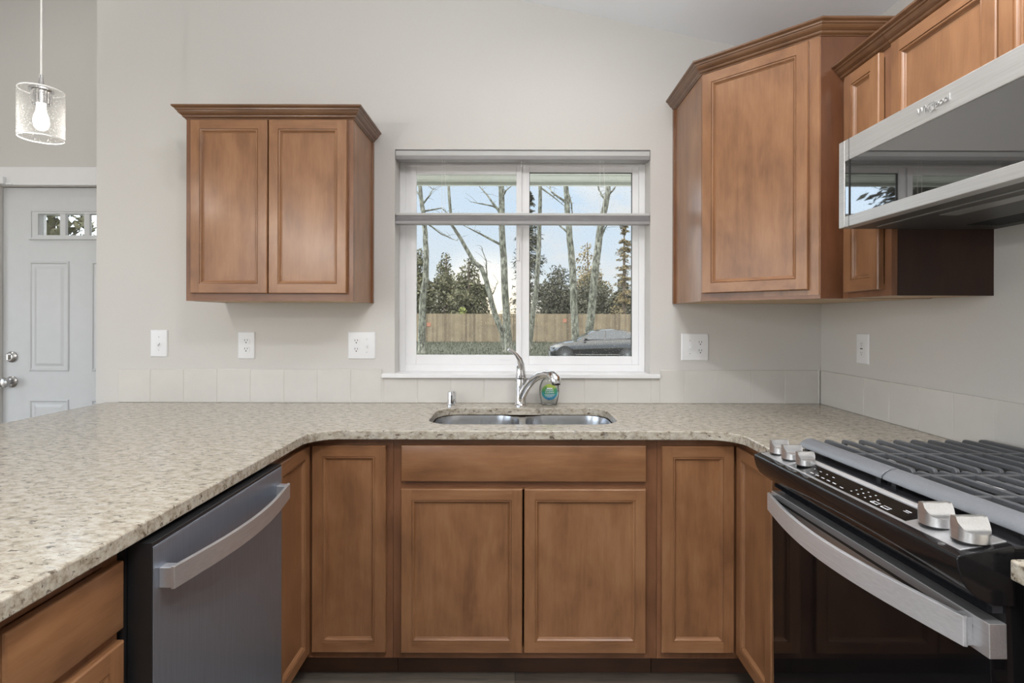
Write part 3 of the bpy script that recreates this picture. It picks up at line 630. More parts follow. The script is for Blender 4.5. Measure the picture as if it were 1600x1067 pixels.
def label_b(nt,p,o):
    v=coords(nt,(1,1,1)); gnode=nt.nodes.new('ShaderNodeSeparateXYZ'); nt.links.new(v,gnode.inputs[0])
    n1=noise(nt,v,38,2,0.5); mm=nt.nodes.new('ShaderNodeMath'); mm.operation='MULTIPLY_ADD'; mm.inputs[1].default_value=14.0; nt.links.new(gnode.outputs[2],mm.inputs[0]); nt.links.new(n1,mm.inputs[2])
    r=ramp(nt,[(0.95,(0.03,0.12,0.30)),(1.15,(0.03,0.22,0.28)),(1.35,(0.05,0.28,0.13)),(1.6,(0.30,0.42,0.08))])
    k=nt.nodes.new('ShaderNodeMapRange'); k.inputs[1].default_value=0.7; k.inputs[2].default_value=2.0; nt.links.new(mm.outputs[0],k.inputs[0])
    r=ramp(nt,[(0.0,(0.03,0.12,0.34)),(0.35,(0.03,0.25,0.30)),(0.6,(0.06,0.27,0.10)),(0.85,(0.35,0.44,0.08))]); nt.links.new(k.outputs[0],r.inputs[0]); nt.links.new(r.outputs[0],p.inputs['Base Color']); p.inputs['Roughness'].default_value=0.35
lab_m=mat('bottle_label',label_b)
b=MB(); b.lathe([(1.42,0),(1.42,-.05)],(bx,by-.98,36+2.45),28,'y'); lb=b.build('label',lab_m,sb)
for z,bd,sz in ((3.15,'CLEAN',.5),): text('lettering',bd,sz,(bx,by-1.035,36+2.4),(1,0,0),(0,0,1),(0,-1,0),legend,lb)
b=MB()
for z,wd,h in ((39.0,.5,.2),(38.75,.7,.1),(37.95,.9,.06),(37.75,.75,.06),(37.55,.45,.05)): b.box(bx-wd,bx+wd,by-1.05,by-1.032,z,z+h)
b.build('lettering',legend,lb)

# ------------------------------------------------------------------ switches and outlets
def recept(par,F,u,v,n,deco=False):
    if deco:
        b=MB(); b.rings(F,u-.66,u+.66,v-1.32,v+1.32,[(0,n-.05),(0,n+.05),(.06,n+.08)]); o=b.build('receptacle',plate_m,par)
        for s in (-1,1):
            b=MB()
            for du in (-.19,.17): b.fbox(F,u+du-.035,u+du+.035,v+s*.72-.02,v+s*.72+.22,n+.07,n+.085)
            b.fbox(F,u-.07,u+.07,v+s*.72-.3,v+s*.72-.16,n+.07,n+.085); b.build('slots',slot_m,o)
        b=MB(); b.fbox(F,u-.3,u-.03,v-.1,v+.1,n+.07,n+.1); b.fbox(F,u+.03,u+.3,v-.1,v+.1,n+.07,n+.1)
        b.build('test_button',slot_m,o); return
    b=MB(); sls=[]
    for s in (-1,1):
        sl=MB(); sls.append(sl); cz=v+s*.77
        pts=[(u+.68*math.cos(t*math.pi/12),cz+max(-.52,min(.52,.68*math.sin(t*math.pi/12)))) for t in range(24)]
        k=len(pts); b.add([F(p,q,n-.03) for p,q in pts]+[F(p,q,n+.07) for p,q in pts],[tuple(range(k)),tuple(range(k,2*k))]+[(i,(i+1)%k,k+(i+1)%k,k+i) for i in range(k)])
        for du in (-.24,.22): sl.fbox(F,u+du-.045,u+du+.045,cz+.03,cz+.36,n+.06,n+.078)
        pts=[(u+.11*math.cos(t*math.pi/5),cz-.24+.12*math.sin(t*math.pi/5)) for t in range(10)]
        sl.add([F(p,q,n+.06) for p,q in pts]+[F(p,q,n+.078) for p,q in pts],[tuple(range(10)),tuple(range(10,20))]+[(i,(i+1)%10,10+(i+1)%10,10+i) for i in range(10)])
    o=b.build('receptacle',plate_m,par)
    for sl in sls: sl.build('slots',slot_m,o)
def toggle(par,F,u,v,n,up=-1):
    b=MB(); b.fbox(F,u-.2,u+.2,v-.48,v+.48,n-.03,n+.02)
    b.add([F(u-.16,v-.2,n),F(u+.16,v-.2,n),F(u+.16,v+.2,n),F(u-.16,v+.2,n),F(u-.13,v+up*.32-.13,n+.5),F(u+.13,v+up*.32-.13,n+.5),F(u+.13,v+up*.32+.13,n+.5),F(u-.13,v+up*.32+.13,n+.5)],[(0,1,2,3),(4,5,6,7),(0,1,5,4),(1,2,6,5),(2,3,7,6),(3,0,4,7)])
    b.build('toggle',plate_m,par)
    for s in (-1,1): b=MB(); b.fbox(F,u-.08,u+.08,v+s*1.19-.08,v+s*1.19+.08,n-.02,n+.02); b.build('screw',nickel,par)
def plate(name,F,u,v,wd,label,cat,what):
    base=F(u,v-2.5,0); p=empty(name,base,label,cat,'wall plates')
    b=MB(); b.rings(F,u-wd/2,u+wd/2,v-2.47,v+2.47,[(0,0.01),(0,.08),(.14,.22),(.2,.23)]); b.build('cover_plate',plate_m,p,smooth=25)
    for kind,du in what:
        if kind=='o': recept(p,F,u+du,v,.23)
        elif kind=='d': recept(p,F,u+du,v,.23,True)
        else: toggle(p,F,u+du,v,.23)
plate('light_switch',FB,-65.3,46.75,3.1,'white single light switch on the wall near the counter end','switch',(('t',0),))
plate('wall_outlet',FB,-49.3,46.45,3.1,'white double socket outlet below the left wall cabinet','outlet',(('o',0),))
plate('switch_outlet_plate',FB,-28.2,46.45,5.0,'white combined outlet and switch plate just left of the window','outlet',(('o',-.95),('t',.95)))
plate('switch_outlet_plate',FB,32.8,46.3,5.0,'white combined switch and outlet plate right of the window','outlet',(('t',-.95),('o',.95)))
plate('wall_outlet',FR,-89.4,46.7,3.1,'white rectangular safety outlet on the wall above the range counter','outlet',(('d',0),))

# ------------------------------------------------------------------ dishwasher
dw=empty('dishwasher',(-41,53.5,0),'stainless dishwasher with curved bar handle under the granite counter','dishwasher')
DF=-27.35
b=MB(); b.box(-52,-29.4,41.75,65.45,.6,34.5); b.build('tub',black_mt,dw)
b=MB(); b.box(-29.3,DF-.08,41.9,65.0,4.6,34.35); b.build('door_core',black_mt,dw,bevel=0.05)
b=MB(); b.box(DF-.07,DF,41.95,64.95,4.7,33.95); b.box(DF-.3,DF,41.95,64.95,33.95,34.05); b.build('door_panel',steel_d,dw,bevel=0.03)
b=MB(); b.box(-31,-30.4,41.9,65.0,.3,4.4); b.build('kick_plate',black_mt,dw)
def bow(xd,y0,y1,z0,z1,out,thick,sgn,gap):
    b=MB(); vs=[]; n=28
    for i in range(n+1):
        t=i/n; y=y0+(y1-y0)*t; x=xd+sgn*(gap+out*math.sin(math.pi*t))
        vs += [(x,y,z0),(x+sgn*thick,y,z0+.05),(x+sgn*thick,y,z1-.05),(x,y,z1)]
    f=[(i*4+j,i*4+(j+1)%4,(i+1)*4+(j+1)%4,(i+1)*4+j) for i in range(n) for j in range(4)]+[(3,2,1,0),(n*4,n*4+1,n*4+2,n*4+3)]
    b.add(vs,f); return b
h=bow(DF,42.6,64.4,30.5,32.3,1.25,.3,1,.9).build('handle',steel_p,dw,smooth=35,bevel=0.04)
for y in (42.6,63.5):
    b=MB(); b.box(DF-.02,DF+.98,y,y+.9,30.6,32.2); b.build('handle_post',steel_p,h,bevel=0.08)

# ------------------------------------------------------------------ gas range
r=empty('gas_range',(43,50,0),'black and stainless slide-in gas range with five knobs','range')
RY0,RY1=35.05,64.95
b=MB(); b.box(31.0,XR-.3,RY0+.1,RY1-.1,2.2,36.0); b.build('body',black_gl,r)
nose=[(31.6,36.35),(29.6,35.98),(28.15,35.72),(27.95,35.62),(27.88,35.4),(27.95,34.9),(28.15,34.2),(28.5,33.6),(29.0,33.1),(29.6,32.75),(30.2,32.55),(31.6,32.45)]
b=MB(); b.prism(nose,'xz',RY0-.02,RY1+.02); b.build('control_housing',black_gl,r,bevel=0.1,smooth=30)
def onpanel(x): return 35.72+(x-28.15)*0.1845
def pslab(x0,x1,y0,y1,dz0,dz1):
    b=MB(); b.prism([(x0,onpanel(x0)+dz0),(x1,onpanel(x1)+dz0),(x1,onpanel(x1)+dz1),(x0,onpanel(x0)+dz1)],'xz',y0,y1); return b
pl=pslab(28.55,31.55,RY0+.55,RY1-.45,-.05,.06).build('control_plate',steel_p,r,bevel=0.03)
pslab(28.75,30.75,40.9,58.4,.0,.085).build('touch_panel',black_gs,pl)
pslab(30.8,31.25,41.0,58.4,.05,.2).build('trim_bar',steel_l,pl,bevel=0.05)
b=MB(); rnd=random.Random(4)
def mark(x,y,w,h): 
    z=onpanel(x)+.088; b.box(x-h/2,x+h/2,y-w/2,y+w/2,z-.012+.0,z+.008)
for i in range(4): mark(30.0,55.6-i*1.1,.32 if i%2 else .2,.1)
for i in range(5): mark(29.2,54.6-i*.95,.5,.12)
for i in range(3):
    for j in range(3): mark(29.25+.45*j,48.3-i*.95,.16,.12)
mark(29.1,49.5,.5,.1); mark(29.7,45.4,.2,.12); mark(29.2,45.2,.2,.1)
for y in (45.0,43.7): mark(29.05,y,.9,.08); mark(29.35,y,.9,.05); mark(29.2,y+.4,.06,.3); mark(29.2,y-.4,.06,.3)
mark(30.0,42.3,.6,.1); mark(29.8,42.3,.6,.06)
b.build('key_markings',legend,pl)
def knob(y,R,ht):
    kx=29.95; z0=onpanel(kx)+.06; b=MB(); b.lathe([(R*.97,.0),(R*.97,.1)],(kx,y,z0),28); b.build('knob_ring',black_mt,kn:=empty_part('knob',r,(kx,y,z0)))
    b=MB(); vs=[]; nx,ny=14,16
    for i in range(nx+1):
        x=-R*.96+2*R*.96*i/nx; c=math.sqrt(max(R*R-x*x,.0))
        for j in range(ny+1):
            v=-c+2*c*j/ny
            if v<-.12*R:
                t=max(0,min(1,(v+.95*R)/(.83*R))); hgt=.42*ht+(ht*.58)*(1-(1-t**2.4))
            elif v<.3*R: hgt=ht
            else: hgt=ht-(ht*.58)*min(1,((v-.3*R)/(.6*R)))**.8
            vs.append((kx+x,y+v,z0+.1+hgt))
    top=len(vs); vs += [(p[0],p[1],z0+.1) for p in vs[:top]]
    W=ny+1; f=[(i*W+j,(i+1)*W+j,(i+1)*W+j+1,i*W+j+1) for i in range(nx) for j in range(ny)]
    rim=[(0*W+j) for j in range(ny)]+[i*W+ny for i in range(nx)]+[nx*W+j for j in range(ny,0,-1)]+[i*W for i in range(nx,0,-1)]
    f += [(rim[i],rim[(i+1)%len(rim)],top+rim[(i+1)%len(rim)],top+rim[i]) for i in range(len(rim))]
    f.append(tuple(top+q for q in rim))
    b.add(vs,f); b.build('knob_grip',steel_k,kn,smooth=38)
def empty_part(name,par,base):
    o=bpy.data.objects.new(name,None); COL.objects.link(o); o.parent=par; o['_b']=list(base); o.empty_display_size=.02
    pb=par['_b']; o.location=tuple((base[i]-pb[i])*IN for i in range(3)); return o
for y,R,ht in ((63.0,1.0,1.45),(60.1,1.05,1.45),(57.3,.9,1.3),(39.45,1.08,1.5),(36.5,1.08,1.5)): knob(y,R,ht)
# cooktop, burners, grates
b=MB(); b.box(31.6,54.6,RY0+.05,RY1-.05,36.0,36.25); ct=b.build('cooktop',pan_m,r,bevel=0.08)
b=MB(); b.box(54.6,XR-.4,RY0+.05,RY1-.05,36.0,37.0); b.build('rear_vent_trim',black_gl,r,bevel=0.1)
for bx_,by_,R in ((37.5,58.5,1.5),(49.0,58.5,1.25),(37.5,41.5,1.7),(49,41.5,1.25),(43.2,50,1.6)):
    b=MB(); b.lathe([(R+.75,.24),(R+.7,.42),(R,.45),(R,.75),(.3,.75)],(bx_,by_,36),28); bu=b.build('burner',steel_l,r,smooth=35)
    b=MB(); b.lathe([(R+.12,.75),(R+.15,.92),(R-.1,1.03),(.3,1.05)],(bx_,by_,36),28); b.build('burner_cap',black_mt,bu,smooth=35)
ZT=37.5
for (g0,g1) in ((50.12,64.6),(35.4,49.88)):
    gr=MB(); prof=[(33.0,36.62),(33.05,36.9),(33.4,37.25),(33.85,37.48),(34.4,37.55),(34.8,37.45),(34.9,37.1),(34.9,36.62)]
    gr.prism(prof,'xz',g0,g1)
    G=gr.build('front_grate' if False else 'grate',iron_l,r,bevel=0.05,smooth=40)
    for i in range(10):
        x=36.1+2.0*i; wd=.2 if i<9 else .3
        b=MB()
        hp=[(g0,36.5),(g0+.05,37.2),(g0+.25,ZT-.06),(g0+.6,ZT),(g1-.6,ZT),(g1-.25,ZT-.06),(g1-.05,37.2),(g1,36.5),(g1-.6,36.45),(g1-.7,37.0),(g0+.7,37.0),(g0+.6,36.45)]
        b.prism(hp,'yz',x-wd,x+wd); b.build('grate_bar',iron_m,G,bevel=0.1)
    for y in ((57.0,) if g0>50 else (48.3,42.0)) :
        b=MB(); b.box(34.7,54.2,y-.25,y+.25,36.95,37.42); b.build('cross_bar',iron_m,G,bevel=0.08)
    for y in (g0+.9,g1-.9):
        for x in (33.7,54.1): b=MB(); b.box(x-.3,x+.3,y-.3,y+.3,36.25,36.7); b.build('foot',black_mt,G)
# oven door, handle, drawer
XD=29.9
b=MB(); b.box(XD+.04,31.0,RY0+.05,RY1-.05,8.6,31.35); od=b.build('oven_door',black_gs,r,bevel=0.06)
b=MB(); b.box(XD-.02,31.0,RY0+.03,RY1-.03,29.2,31.4); b.build('top_trim',steel_p,od,bevel=0.05)
b=MB(); b.box(XD-.035,XD+.0,RY0+1.3,RY1-1.3,30.5,30.75); b.build('vent_slot',slot_m,od)
h=bow(XD,RY0+1.3,RY1-.35,29.25,31.3,1.85,.3,-1,.35).build('handle',steel_l,od,smooth=35,bevel=0.04)
for y in (RY0+1.3,RY1-1.25):
    b=MB(); b.box(XD-.5,XD,y,y+.9,29.35,31.2); b.build('handle_post',steel_p,h,bevel=0.05)
b=MB(); b.box(30.1,31.0,RY0+.05,RY1-.05,2.4,8.4); b.build('drawer',black_gl,r,bevel=0.08)
b=MB()
for i in range(6): b.prism([(30.05+.0,32.35-.07*i),(30.6,32.38-.07*i),(30.6,32.35-.07*i)],'xz',RY0+.3,RY1-.3)
b.box(30.35,31.1,RY0+.3,RY1-.3,31.95,32.45); b.build('vent_louvres',plain('louvre_black',(0.05,0.052,0.06),.25),r)

r.location = (43*IN, 64.1*IN, 0); r.rotation_euler.x = -math.radians(1.45)
for ch in r.children: ch.location = (ch.location[0], ch.location[1]-15*IN, ch.location[2])
# ------------------------------------------------------------------ microwave
m=empty('microwave',(46.8,50,62),'low stainless over-range microwave hood with dark glass door','microwave')
MX,MZ0,MZ1=37.75,61.95,71.95; FM=frame((MX,0,0),(0,-1,0),(-1,0,0)); my0,my1=35.1,64.95
b=MB(); b.box(MX+1.3,XR-.05,my0,my1,MZ0+.3,MZ1); b.build('body',plain('dark_grey_case',(0.05,0.05,0.05),.4),m)
b=MB(); rectframe(b,FM,-my1,-my0,MZ0,MZ1,1.1,1.2,1.25,2.45,-1.3,0); fr=b.build('front_frame',steel('brushed_steel_microwave',(.56,.555,.545),.40,'y',.7),m,bevel=0.1)
b=MB(); b.fbox(FM,-my1+1.0,-my0-1.1,MZ0+1.15,MZ1-2.35,-1.2,-.10); b.build('door_glass',mw_gs,m)
b=MB(); b.fbox(FM,-63.0,-62.93,MZ0-.01,MZ1+.01,-.3,.012); b.build('door_seam',slot_m,m)
b=MB(); b.box(MX+.05,XR-.05,my0+.05,my1-.05,MZ0+.02,MZ0+.3); un=b.build('underside',mw_under,m)
b=MB()
for i in range(9): b.box(MX+12.6+.45*i,MX+12.82+.45*i,38,62,MZ0-.03,MZ0+.02)
b.build('filter_louvres',slot_m,un)
b=MB(); b.box(MX+3.2,MX+3.5,37,63,MZ0-.05,MZ0+.02); b.box(MX+5.0,MX+6.8,44,56,MZ0-.06,MZ0+.02); b.build('lamp_cover',plain('lamp_cover',(0.25,0.25,0.24),.3),un)
bd=text('badge','Whirlpool',.95,FM(-50.2,70.75,0),(0,-1,0),(0,0,1),(-1,0,0),chrome,m,depth=.1)
b=MB(); b.tube([FM(-50.35+.62*math.cos(t*math.pi/10),70.7+.42*math.sin(t*math.pi/10)+.0,.06) for t in range(-6,12)],.035,6); b.build('badge_ring',chrome,bd)

# ------------------------------------------------------------------ pendant lamp
PX,PY=-60.7,70.9
p=empty('pendant_lamp',(PX,PY,74.3),'lit pendant lamp with seeded glass cylinder shade above the granite peninsula','lamp')
b=MB(); b.tube([(PX,PY,81.6),(PX,PY,zc(PX)-.4)],.11,8); b.build('cord',cord_m,p)
b=MB(); b.lathe([(2.4,0),(2.4,-.6),(2.0,-.9),(.4,-1.0)],(PX,PY,zc(PX)-.6),24); b.build('canopy',nickel,p,smooth=35)
b=MB(); R=2.42; b.lathe([(R,0),(R,6.1),(R-.14,6.1),(R-.14,0),(R,0)],(PX,PY,74.3),40,caps=False); b.build('glass_shade',seed_m,p,smooth=40)
rs=random.Random(8); b=MB()
for i in range(420):
    a=rs.uniform(0,2*math.pi); z=74.5+5.7*rs.random(); q=rs.uniform(.018,.05); c_=(PX+(R-.07)*math.cos(a),PY+(R-.07)*math.sin(a),z)
    b.add([(c_[0]+q,c_[1],z),(c_[0]-q,c_[1],z),(c_[0],c_[1]+q,z),(c_[0],c_[1]-q,z),(c_[0],c_[1],z+q*1.6),(c_[0],c_[1],z-q*1.6)],[(0,2,4),(2,1,4),(1,3,4),(3,0,4),(2,0,5),(1,2,5),(3,1,5),(0,3,5)])
b.build('seed_bubbles',[plain('seed_bubble',(.75,.75,.72),.25),],p)['kind']='stuff'
for z in (74.3,80.4):
    b=MB(); b.tube([(PX+(R-.07)*math.cos(t*math.pi/24),PY+(R-.07)*math.sin(t*math.pi/24),z) for t in range(49)],.075,6,caps=False); b.build('glass_rim',plain('glass_rim',(.9,.9,.9),.15,coat=.3),p,smooth=60)
b=MB(); b.lathe([(.95,78.6),(.95,80.3),(1.3,80.35),(1.3,80.55),(.5,80.75),(.3,81.2),(.16,82.4)],(PX,PY,0),20)
for i in range(10): a=2*math.pi*i/10; b.tube([(PX+.97*math.cos(a),PY+.97*math.sin(a),78.7),(PX+.97*math.cos(a),PY+.97*math.sin(a),80.2)],.1,5)
b.build('socket',nickel,p,smooth=35)
b=MB(); b.lathe([(.1,75.3),(.45,75.4),(.75,75.8),(.85,76.4),(.78,77.0),(.58,77.6),(.5,78.1),(.48,78.6)],(PX,PY,0),24); b.build('bulb',bulb_m,p,smooth=60)
bulb_and_fill_light(PX,PY-1.6,73.2,1.2); bulb_and_fill_light(PX,PY-34,73.2,5.5); bulb_and_fill_light(PX,PY-68,73.2,28)  # second and third have no fixture, added as fill for lower doors and range wall

# ------------------------------------------------------------------ outside
def terrain(y):
    pts=[(WT,-20),(900,-24),(1080,-24),(1500,-9.5),(6000,-6)]
    for (a,za),(c,zb) in zip(pts[:-1],pts[1:]):
        if a<=y<=c: return za+(zb-za)*(y-a)/(c-a)
    return -6
def grass_b(nt,p,o):
    v=coords(nt); n1=noise(nt,v,0.6,5,.65); n2=noise(nt,coords(nt,(1,.3,1)),9,4,.7)
    mm=nt.nodes.new('ShaderNodeMath'); mm.operation='MULTIPLY_ADD'; mm.inputs[1].default_value=.5; nt.links.new(n1,mm.inputs[0]); k=nt.nodes.new('ShaderNodeMath'); k.operation='MULTIPLY'; k.inputs[1].default_value=.5; nt.links.new(n2,k.inputs[0]); nt.links.new(k.outputs[0],mm.inputs[2])
    r=ramp(nt,[(.35,(.014,.016,.008)),(.5,(.022,.026,.012)),(.62,(.04,.043,.022))]); nt.links.new(mm.outputs[0],r.inputs[0]); nt.links.new(r.outputs[0],p.inputs['Base Color']); p.inputs['Roughness'].default_value=.9
grass_m=mat('grass',grass_b)
b=MB(); ys=[-3000,WT+.5,500,900,1080,1200,1300,1400,1500,2200,6000]; vs=[]
for y in ys:
    z=terrain(max(y,WT)); vs += [(-5000,y,z),(5000,y,z)]
b.add(vs,[(2*i,2*i+1,2*i+3,2*i+2) for i in range(len(ys)-1)])
b.f=[f for i,f in enumerate(b.f) if i>0]; b.m=b.m[1:]
struct(b.build('ground',grass_m,base=(0,800,-24)))
b=MB(); b.box(-2000,2000,905,1062,-24.5,-23.6); struct(b.build('driveway',plain('asphalt',(.05,.05,.048),.9,var=.2,scale=3,bmp=.2)))
rg=random.Random(11); b=MB()
for i in range(5200):
    y=rg.uniform(1066,1492); x=rg.uniform(-330,330); z=terrain(y); hgt=rg.uniform(2,6.5); w_=rg.uniform(.4,1.0); a=rg.uniform(0,math.pi); dx,dy=math.cos(a)*w_,math.sin(a)*w_; l=rg.uniform(-2.5,2.5)
    b.add([(x-dx,y-dy,z-.3),(x+dx,y+dy,z-.3),(x+l,y+rg.uniform(-2,2),z+hgt)],[(0,1,2)])
gt=b.build('grass_tufts',plain('grass_blades',(.022,.026,.011),.8,var=.4,scale=2),recalc=False); gt['kind']='stuff'; tag(gt,'rough green grass growing in front of the wooden fence','grass')
b=MB(); b.box(-120,200,WT+.6,300,-22,-19.6); struct(b.build('bounce_slab',plain('pale_bounce',(.50,.50,.48),.85,var=.05,scale=2)))  # unseen pale slab, added to bounce sky light onto the soffit
# house eave
b=MB(); b.box(-71,200,WT+.3,130.5,83.6,84.3); b.box(-71,200,130.5,131.6,82.9,88.5)
for i in range(5): b.box(-71,200,WT+4+i*4.4,WT+4.2+i*4.4,83.52,83.62)
struct(b.build('roof_eave',plain('sage_soffit',(.52,.55,.50),.6,var=.03)))
# fence
fn=empty('board_fence',(0,1500,terrain(1500)),'tan wooden board fence standing behind the birch trees','fence')
fm=[plain('fence_board_%d'%i,c_,.8,var=.18,scale=1.5) for i,c_ in enumerate(((.17,.132,.082),(.19,.148,.094),(.148,.112,.07),(.11,.082,.05)))]
rf=random.Random(5); b=MB(); x=-1100.4
while x<1100:
    wd=5.6; t=terrain(1500)+76+rf.uniform(-.4,.4); b.box(x,x+wd-.25,1500,1500.8,terrain(1500)-1,t,rf.choice((0,0,1,1,2,2,3))); x+=wd
b.build('boards',fm,fn)
b=MB()
for z in (10,40,66): b.box(-1100,1100,1500.8,1503,terrain(1500)+z,terrain(1500)+z+3.5)
b.build('rails',fm[2],fn)
for x in range(-1056,1100,96): b=MB(); b.box(x-1.8,x+1.8,1500.9,1504.4,terrain(1500)-1,terrain(1500)+76); b.build('post',fm[3],fn)
for px,py,lab in ((882.5,501,'small rust-red sign on the fence behind the right window pane'),(670,507,'small rust-red sign on the fence by the leftmost birch trunk')):
    q=at(px,py,1499); b=MB(); b.box(q[0]-5,q[0]+5,1498.8,1499.9,q[2]-5,q[2]+5); tag(b.build('fence_sign',plain('rust_sign',(.30,.12,.07),.7),bevel=.2),lab,'sign','fence signs')
# trees
def birch_b(nt,p,o):
    v=coords(nt,(1,1,.9)); n1=noise(nt,coords(nt,(3,3,1.2)),3.2,5,.7); n2=noise(nt,coords(nt,(1,1,.35)),1.3,3,.6)
    r=ramp(nt,[(.40,(.03,.027,.02)),(.49,(.10,.10,.08)),(.62,(.22,.22,.19))]); nt.links.new(n1,r.inputs[0])
    m_=nt.nodes.new('ShaderNodeMix'); m_.data_type='RGBA'; m_.blend_type='MULTIPLY'; m_.inputs['Factor'].default_value=.6
    r2=ramp(nt,[(.35,(.45,.5,.35)),(.65,(1.1,1.1,1.05))]); nt.links.new(n2,r2.inputs[0]); nt.links.new(r.outputs[0],m_.inputs['A']); nt.links.new(r2.outputs[0],m_.inputs['B'])
    nt.links.new(m_.outputs['Result'],p.inputs['Base Color']); p.inputs['Roughness'].default_value=.85
bark=mat('mottled_birch_bark',birch_b)
rt=random.Random(21)
def wob(pts,k=3,amp=1.0):
    out=[]
    for a,c_ in zip(pts[:-1],pts[1:]):
        for i in range(k):
            t=i/k; out.append(tuple(a[j]+(c_[j]-a[j])*t+(rt.uniform(-amp,amp) if j<2 and (i>0) else 0) for j in range(3)))
    out.append(tuple(pts[-1])); return out
def birch(name,label,px,D,r0,r1,branches):
    pts=[at(x,y,D) for x,y in px]; g=terrain(D); p0=pts[0]
    pts=[(p0[0],D,g-2)]+[q for q in pts if q[2]>g+4]
    top=pts[-1]; prev=pts[-2]; pts.append((top[0]+(top[0]-prev[0])*.8,D,top[2]+150))
    w=wob(pts,3,.8); n=len(w); rad=[r0+(r1-r0)*(i/(n-1)) for i in range(n)]; rad[0]*=1.35
    o=empty(name,(p0[0],D,g),label,'tree','bare birch trees')
    b=MB(); b.tube(w,rad,10); b.build('trunk',bark,o,smooth=60)
    for br in branches:
        q=[at(x,y,D+rt.uniform(-15,15)*(i>0)) for i,(x,y) in enumerate(br)]
        ww=wob(q,3,1.2); k=len(ww); b=MB(); b.tube(ww,[max(.35,r1*.55*(1-i/k)+.3) for i in range(k)],6)
        for _ in range(7):
            i=rt.randrange(k//3,k); s=Vector(ww[i]); d=Vector((rt.uniform(-1,1),rt.uniform(-.6,.6),rt.uniform(-.2,.9)))*rt.uniform(14,34)
            b.tube([s,s+d*.5+Vector((0,0,2)),s+d],[.5,.35,.2],4)
        b.build('branch',bark,o)
birch('birch_tree','bare mottled birch trunk at far left of the window view',[(659,540),(660,472),(665,439),(666,392),(663,352),(656,289)],1180,9.0,3.4,[[(662,345),(690,366),(714,376)],[(660,320),(672,305),(678,292)],[(659,310),(652,300),(645,292)],[(662,330),(690,325),(712,345)]])
birch('birch_tree','leaning bare birch trunk just left of the window mullion',[(789,542),(786,522),(774,493),(766,464),(760,439),(752,418),(741,410),(730,391),(717,368),(706,352)],1240,7.5,3.0,[[(760,439),(760,408),(752,385)],[(766,464),(772,455),(778,440)],[(717,368),(704,345),(690,335)]])
birch('birch_tree','straight pale birch trunk beside the window mullion',[(794,540),(792,500),(790,472),(787,402),(784,352),(783,289)],1210,9.5,5.5,[[(786,384),(750,365),(724,352)],[(783,335),(765,310),(748,290)],[(784,330),(770,322),(735,315)],[(783,310),(790,298),(800,290)]])
birch('birch_tree','slim birch trunk at left edge of the right window pane',[(827,540),(832,496),(838,450),(841,404),(843,352),(844,292)],1270,7.0,3.6,[[(845,293),(865,308),(882,322)],[(841,395),(830,385),(822,380)]])
birch('birch_tree','tall birch trunk rising just behind the car bonnet',[(899,535),(898,499),(895,424),(890,373),(886,321),(884,290)],1150,9.0,4.6,[[(886,300),(893,318),(894,345)],[(889,365),(870,348),(852,350)],[(886,318),(862,300),(858,288)]])
birch('birch_tree','forked birch trunk leaning right behind the car roof',[(919,530),(923,499),(931,412),(937,362),(944,329),(949,305),(950,292)],1215,10.0,5.0,[[(948,308),(957,298),(966,284)],[(946,315),(938,300),(932,288)],[(937,375),(944,360),(949,350)]])
def leaf_mat(name,c_): return plain(name,c_,.75,var=.45,scale=1.2)
leafs=[leaf_mat('cedar_foliage',(.088,.084,.042)),leaf_mat('fir_foliage',(.055,.053,.032)),leaf_mat('autumn_foliage',(.17,.13,.06)),leaf_mat('light_foliage',(.16,.18,.04))]
brown=plain('brown_bark',(.10,.075,.055),.9,var=.3,scale=3)
def blobs(bl,n,size,seed,stretch=1.0):
    rl=random.Random(seed); b=MB(); tot=sum(a*c_*d for _,a,c_,d in bl)
    for (c0,rx,ry,rz) in bl:
        for _ in range(int(n*rx*ry*rz/tot)):
            while True:
                q=Vector((rl.uniform(-1,1),rl.uniform(-1,1),rl.uniform(-1,1)))
                if .12<q.length<1 and rl.random()<.35+.65*q.length: break
            p0=Vector(c0)+Vector((q.x*rx,q.y*ry,q.z*rz)); s=size*rl.uniform(.5,1.4)
            u=Vector((rl.uniform(-1,1),rl.uniform(-1,1),rl.uniform(-1,1))).normalized(); v=u.cross(Vector((rl.uniform(-1,1),rl.uniform(-1,1),rl.uniform(-1,1)))).normalized()
            b.add([p0-u*s,p0-v*s*.45,p0+u*s*stretch,p0+v*s*.45],[(0,1,2,3)])
    return b
def bushy(name,label,px,ytop,D,wpx,n,mi,seed,size=5,lumps=9):
    rl=random.Random(seed); g=terrain(D); base=at(px,500,D); topz=at(px,ytop,D)[2]; hw=wpx*D/F_PX/2
    o=empty(name,(base[0],D,g),label,'tree','trees beyond the fence')
    b=MB(); b.tube(wob([(base[0],D,g),(base[0]+3,D,g+60),(base[0]-2,D,topz-20)],3,2),[7,6,5,4.5,4,3,2],8); b.build('trunk',brown,o)
    bl=[]; H=topz-(g+30)
    for i in range(lumps):
        t=(i+.5)/lumps; z=g+40+H*t*.92; sp=hw*(1-.75*max(0,t-.35)/.65)
        k=3 if t<.7 else 2
        for _ in range(k):
            rr=sp*rl.uniform(.35,.6)+6; bl.append(((base[0]+rl.uniform(-1,1)*(sp-rr*.6),D+rl.uniform(-.6,.6)*sp,z),rr,rr,rr*rl.uniform(.7,1.1)))
    blobs(bl,n,size,seed).build('foliage',leafs[mi],o,recalc=False)
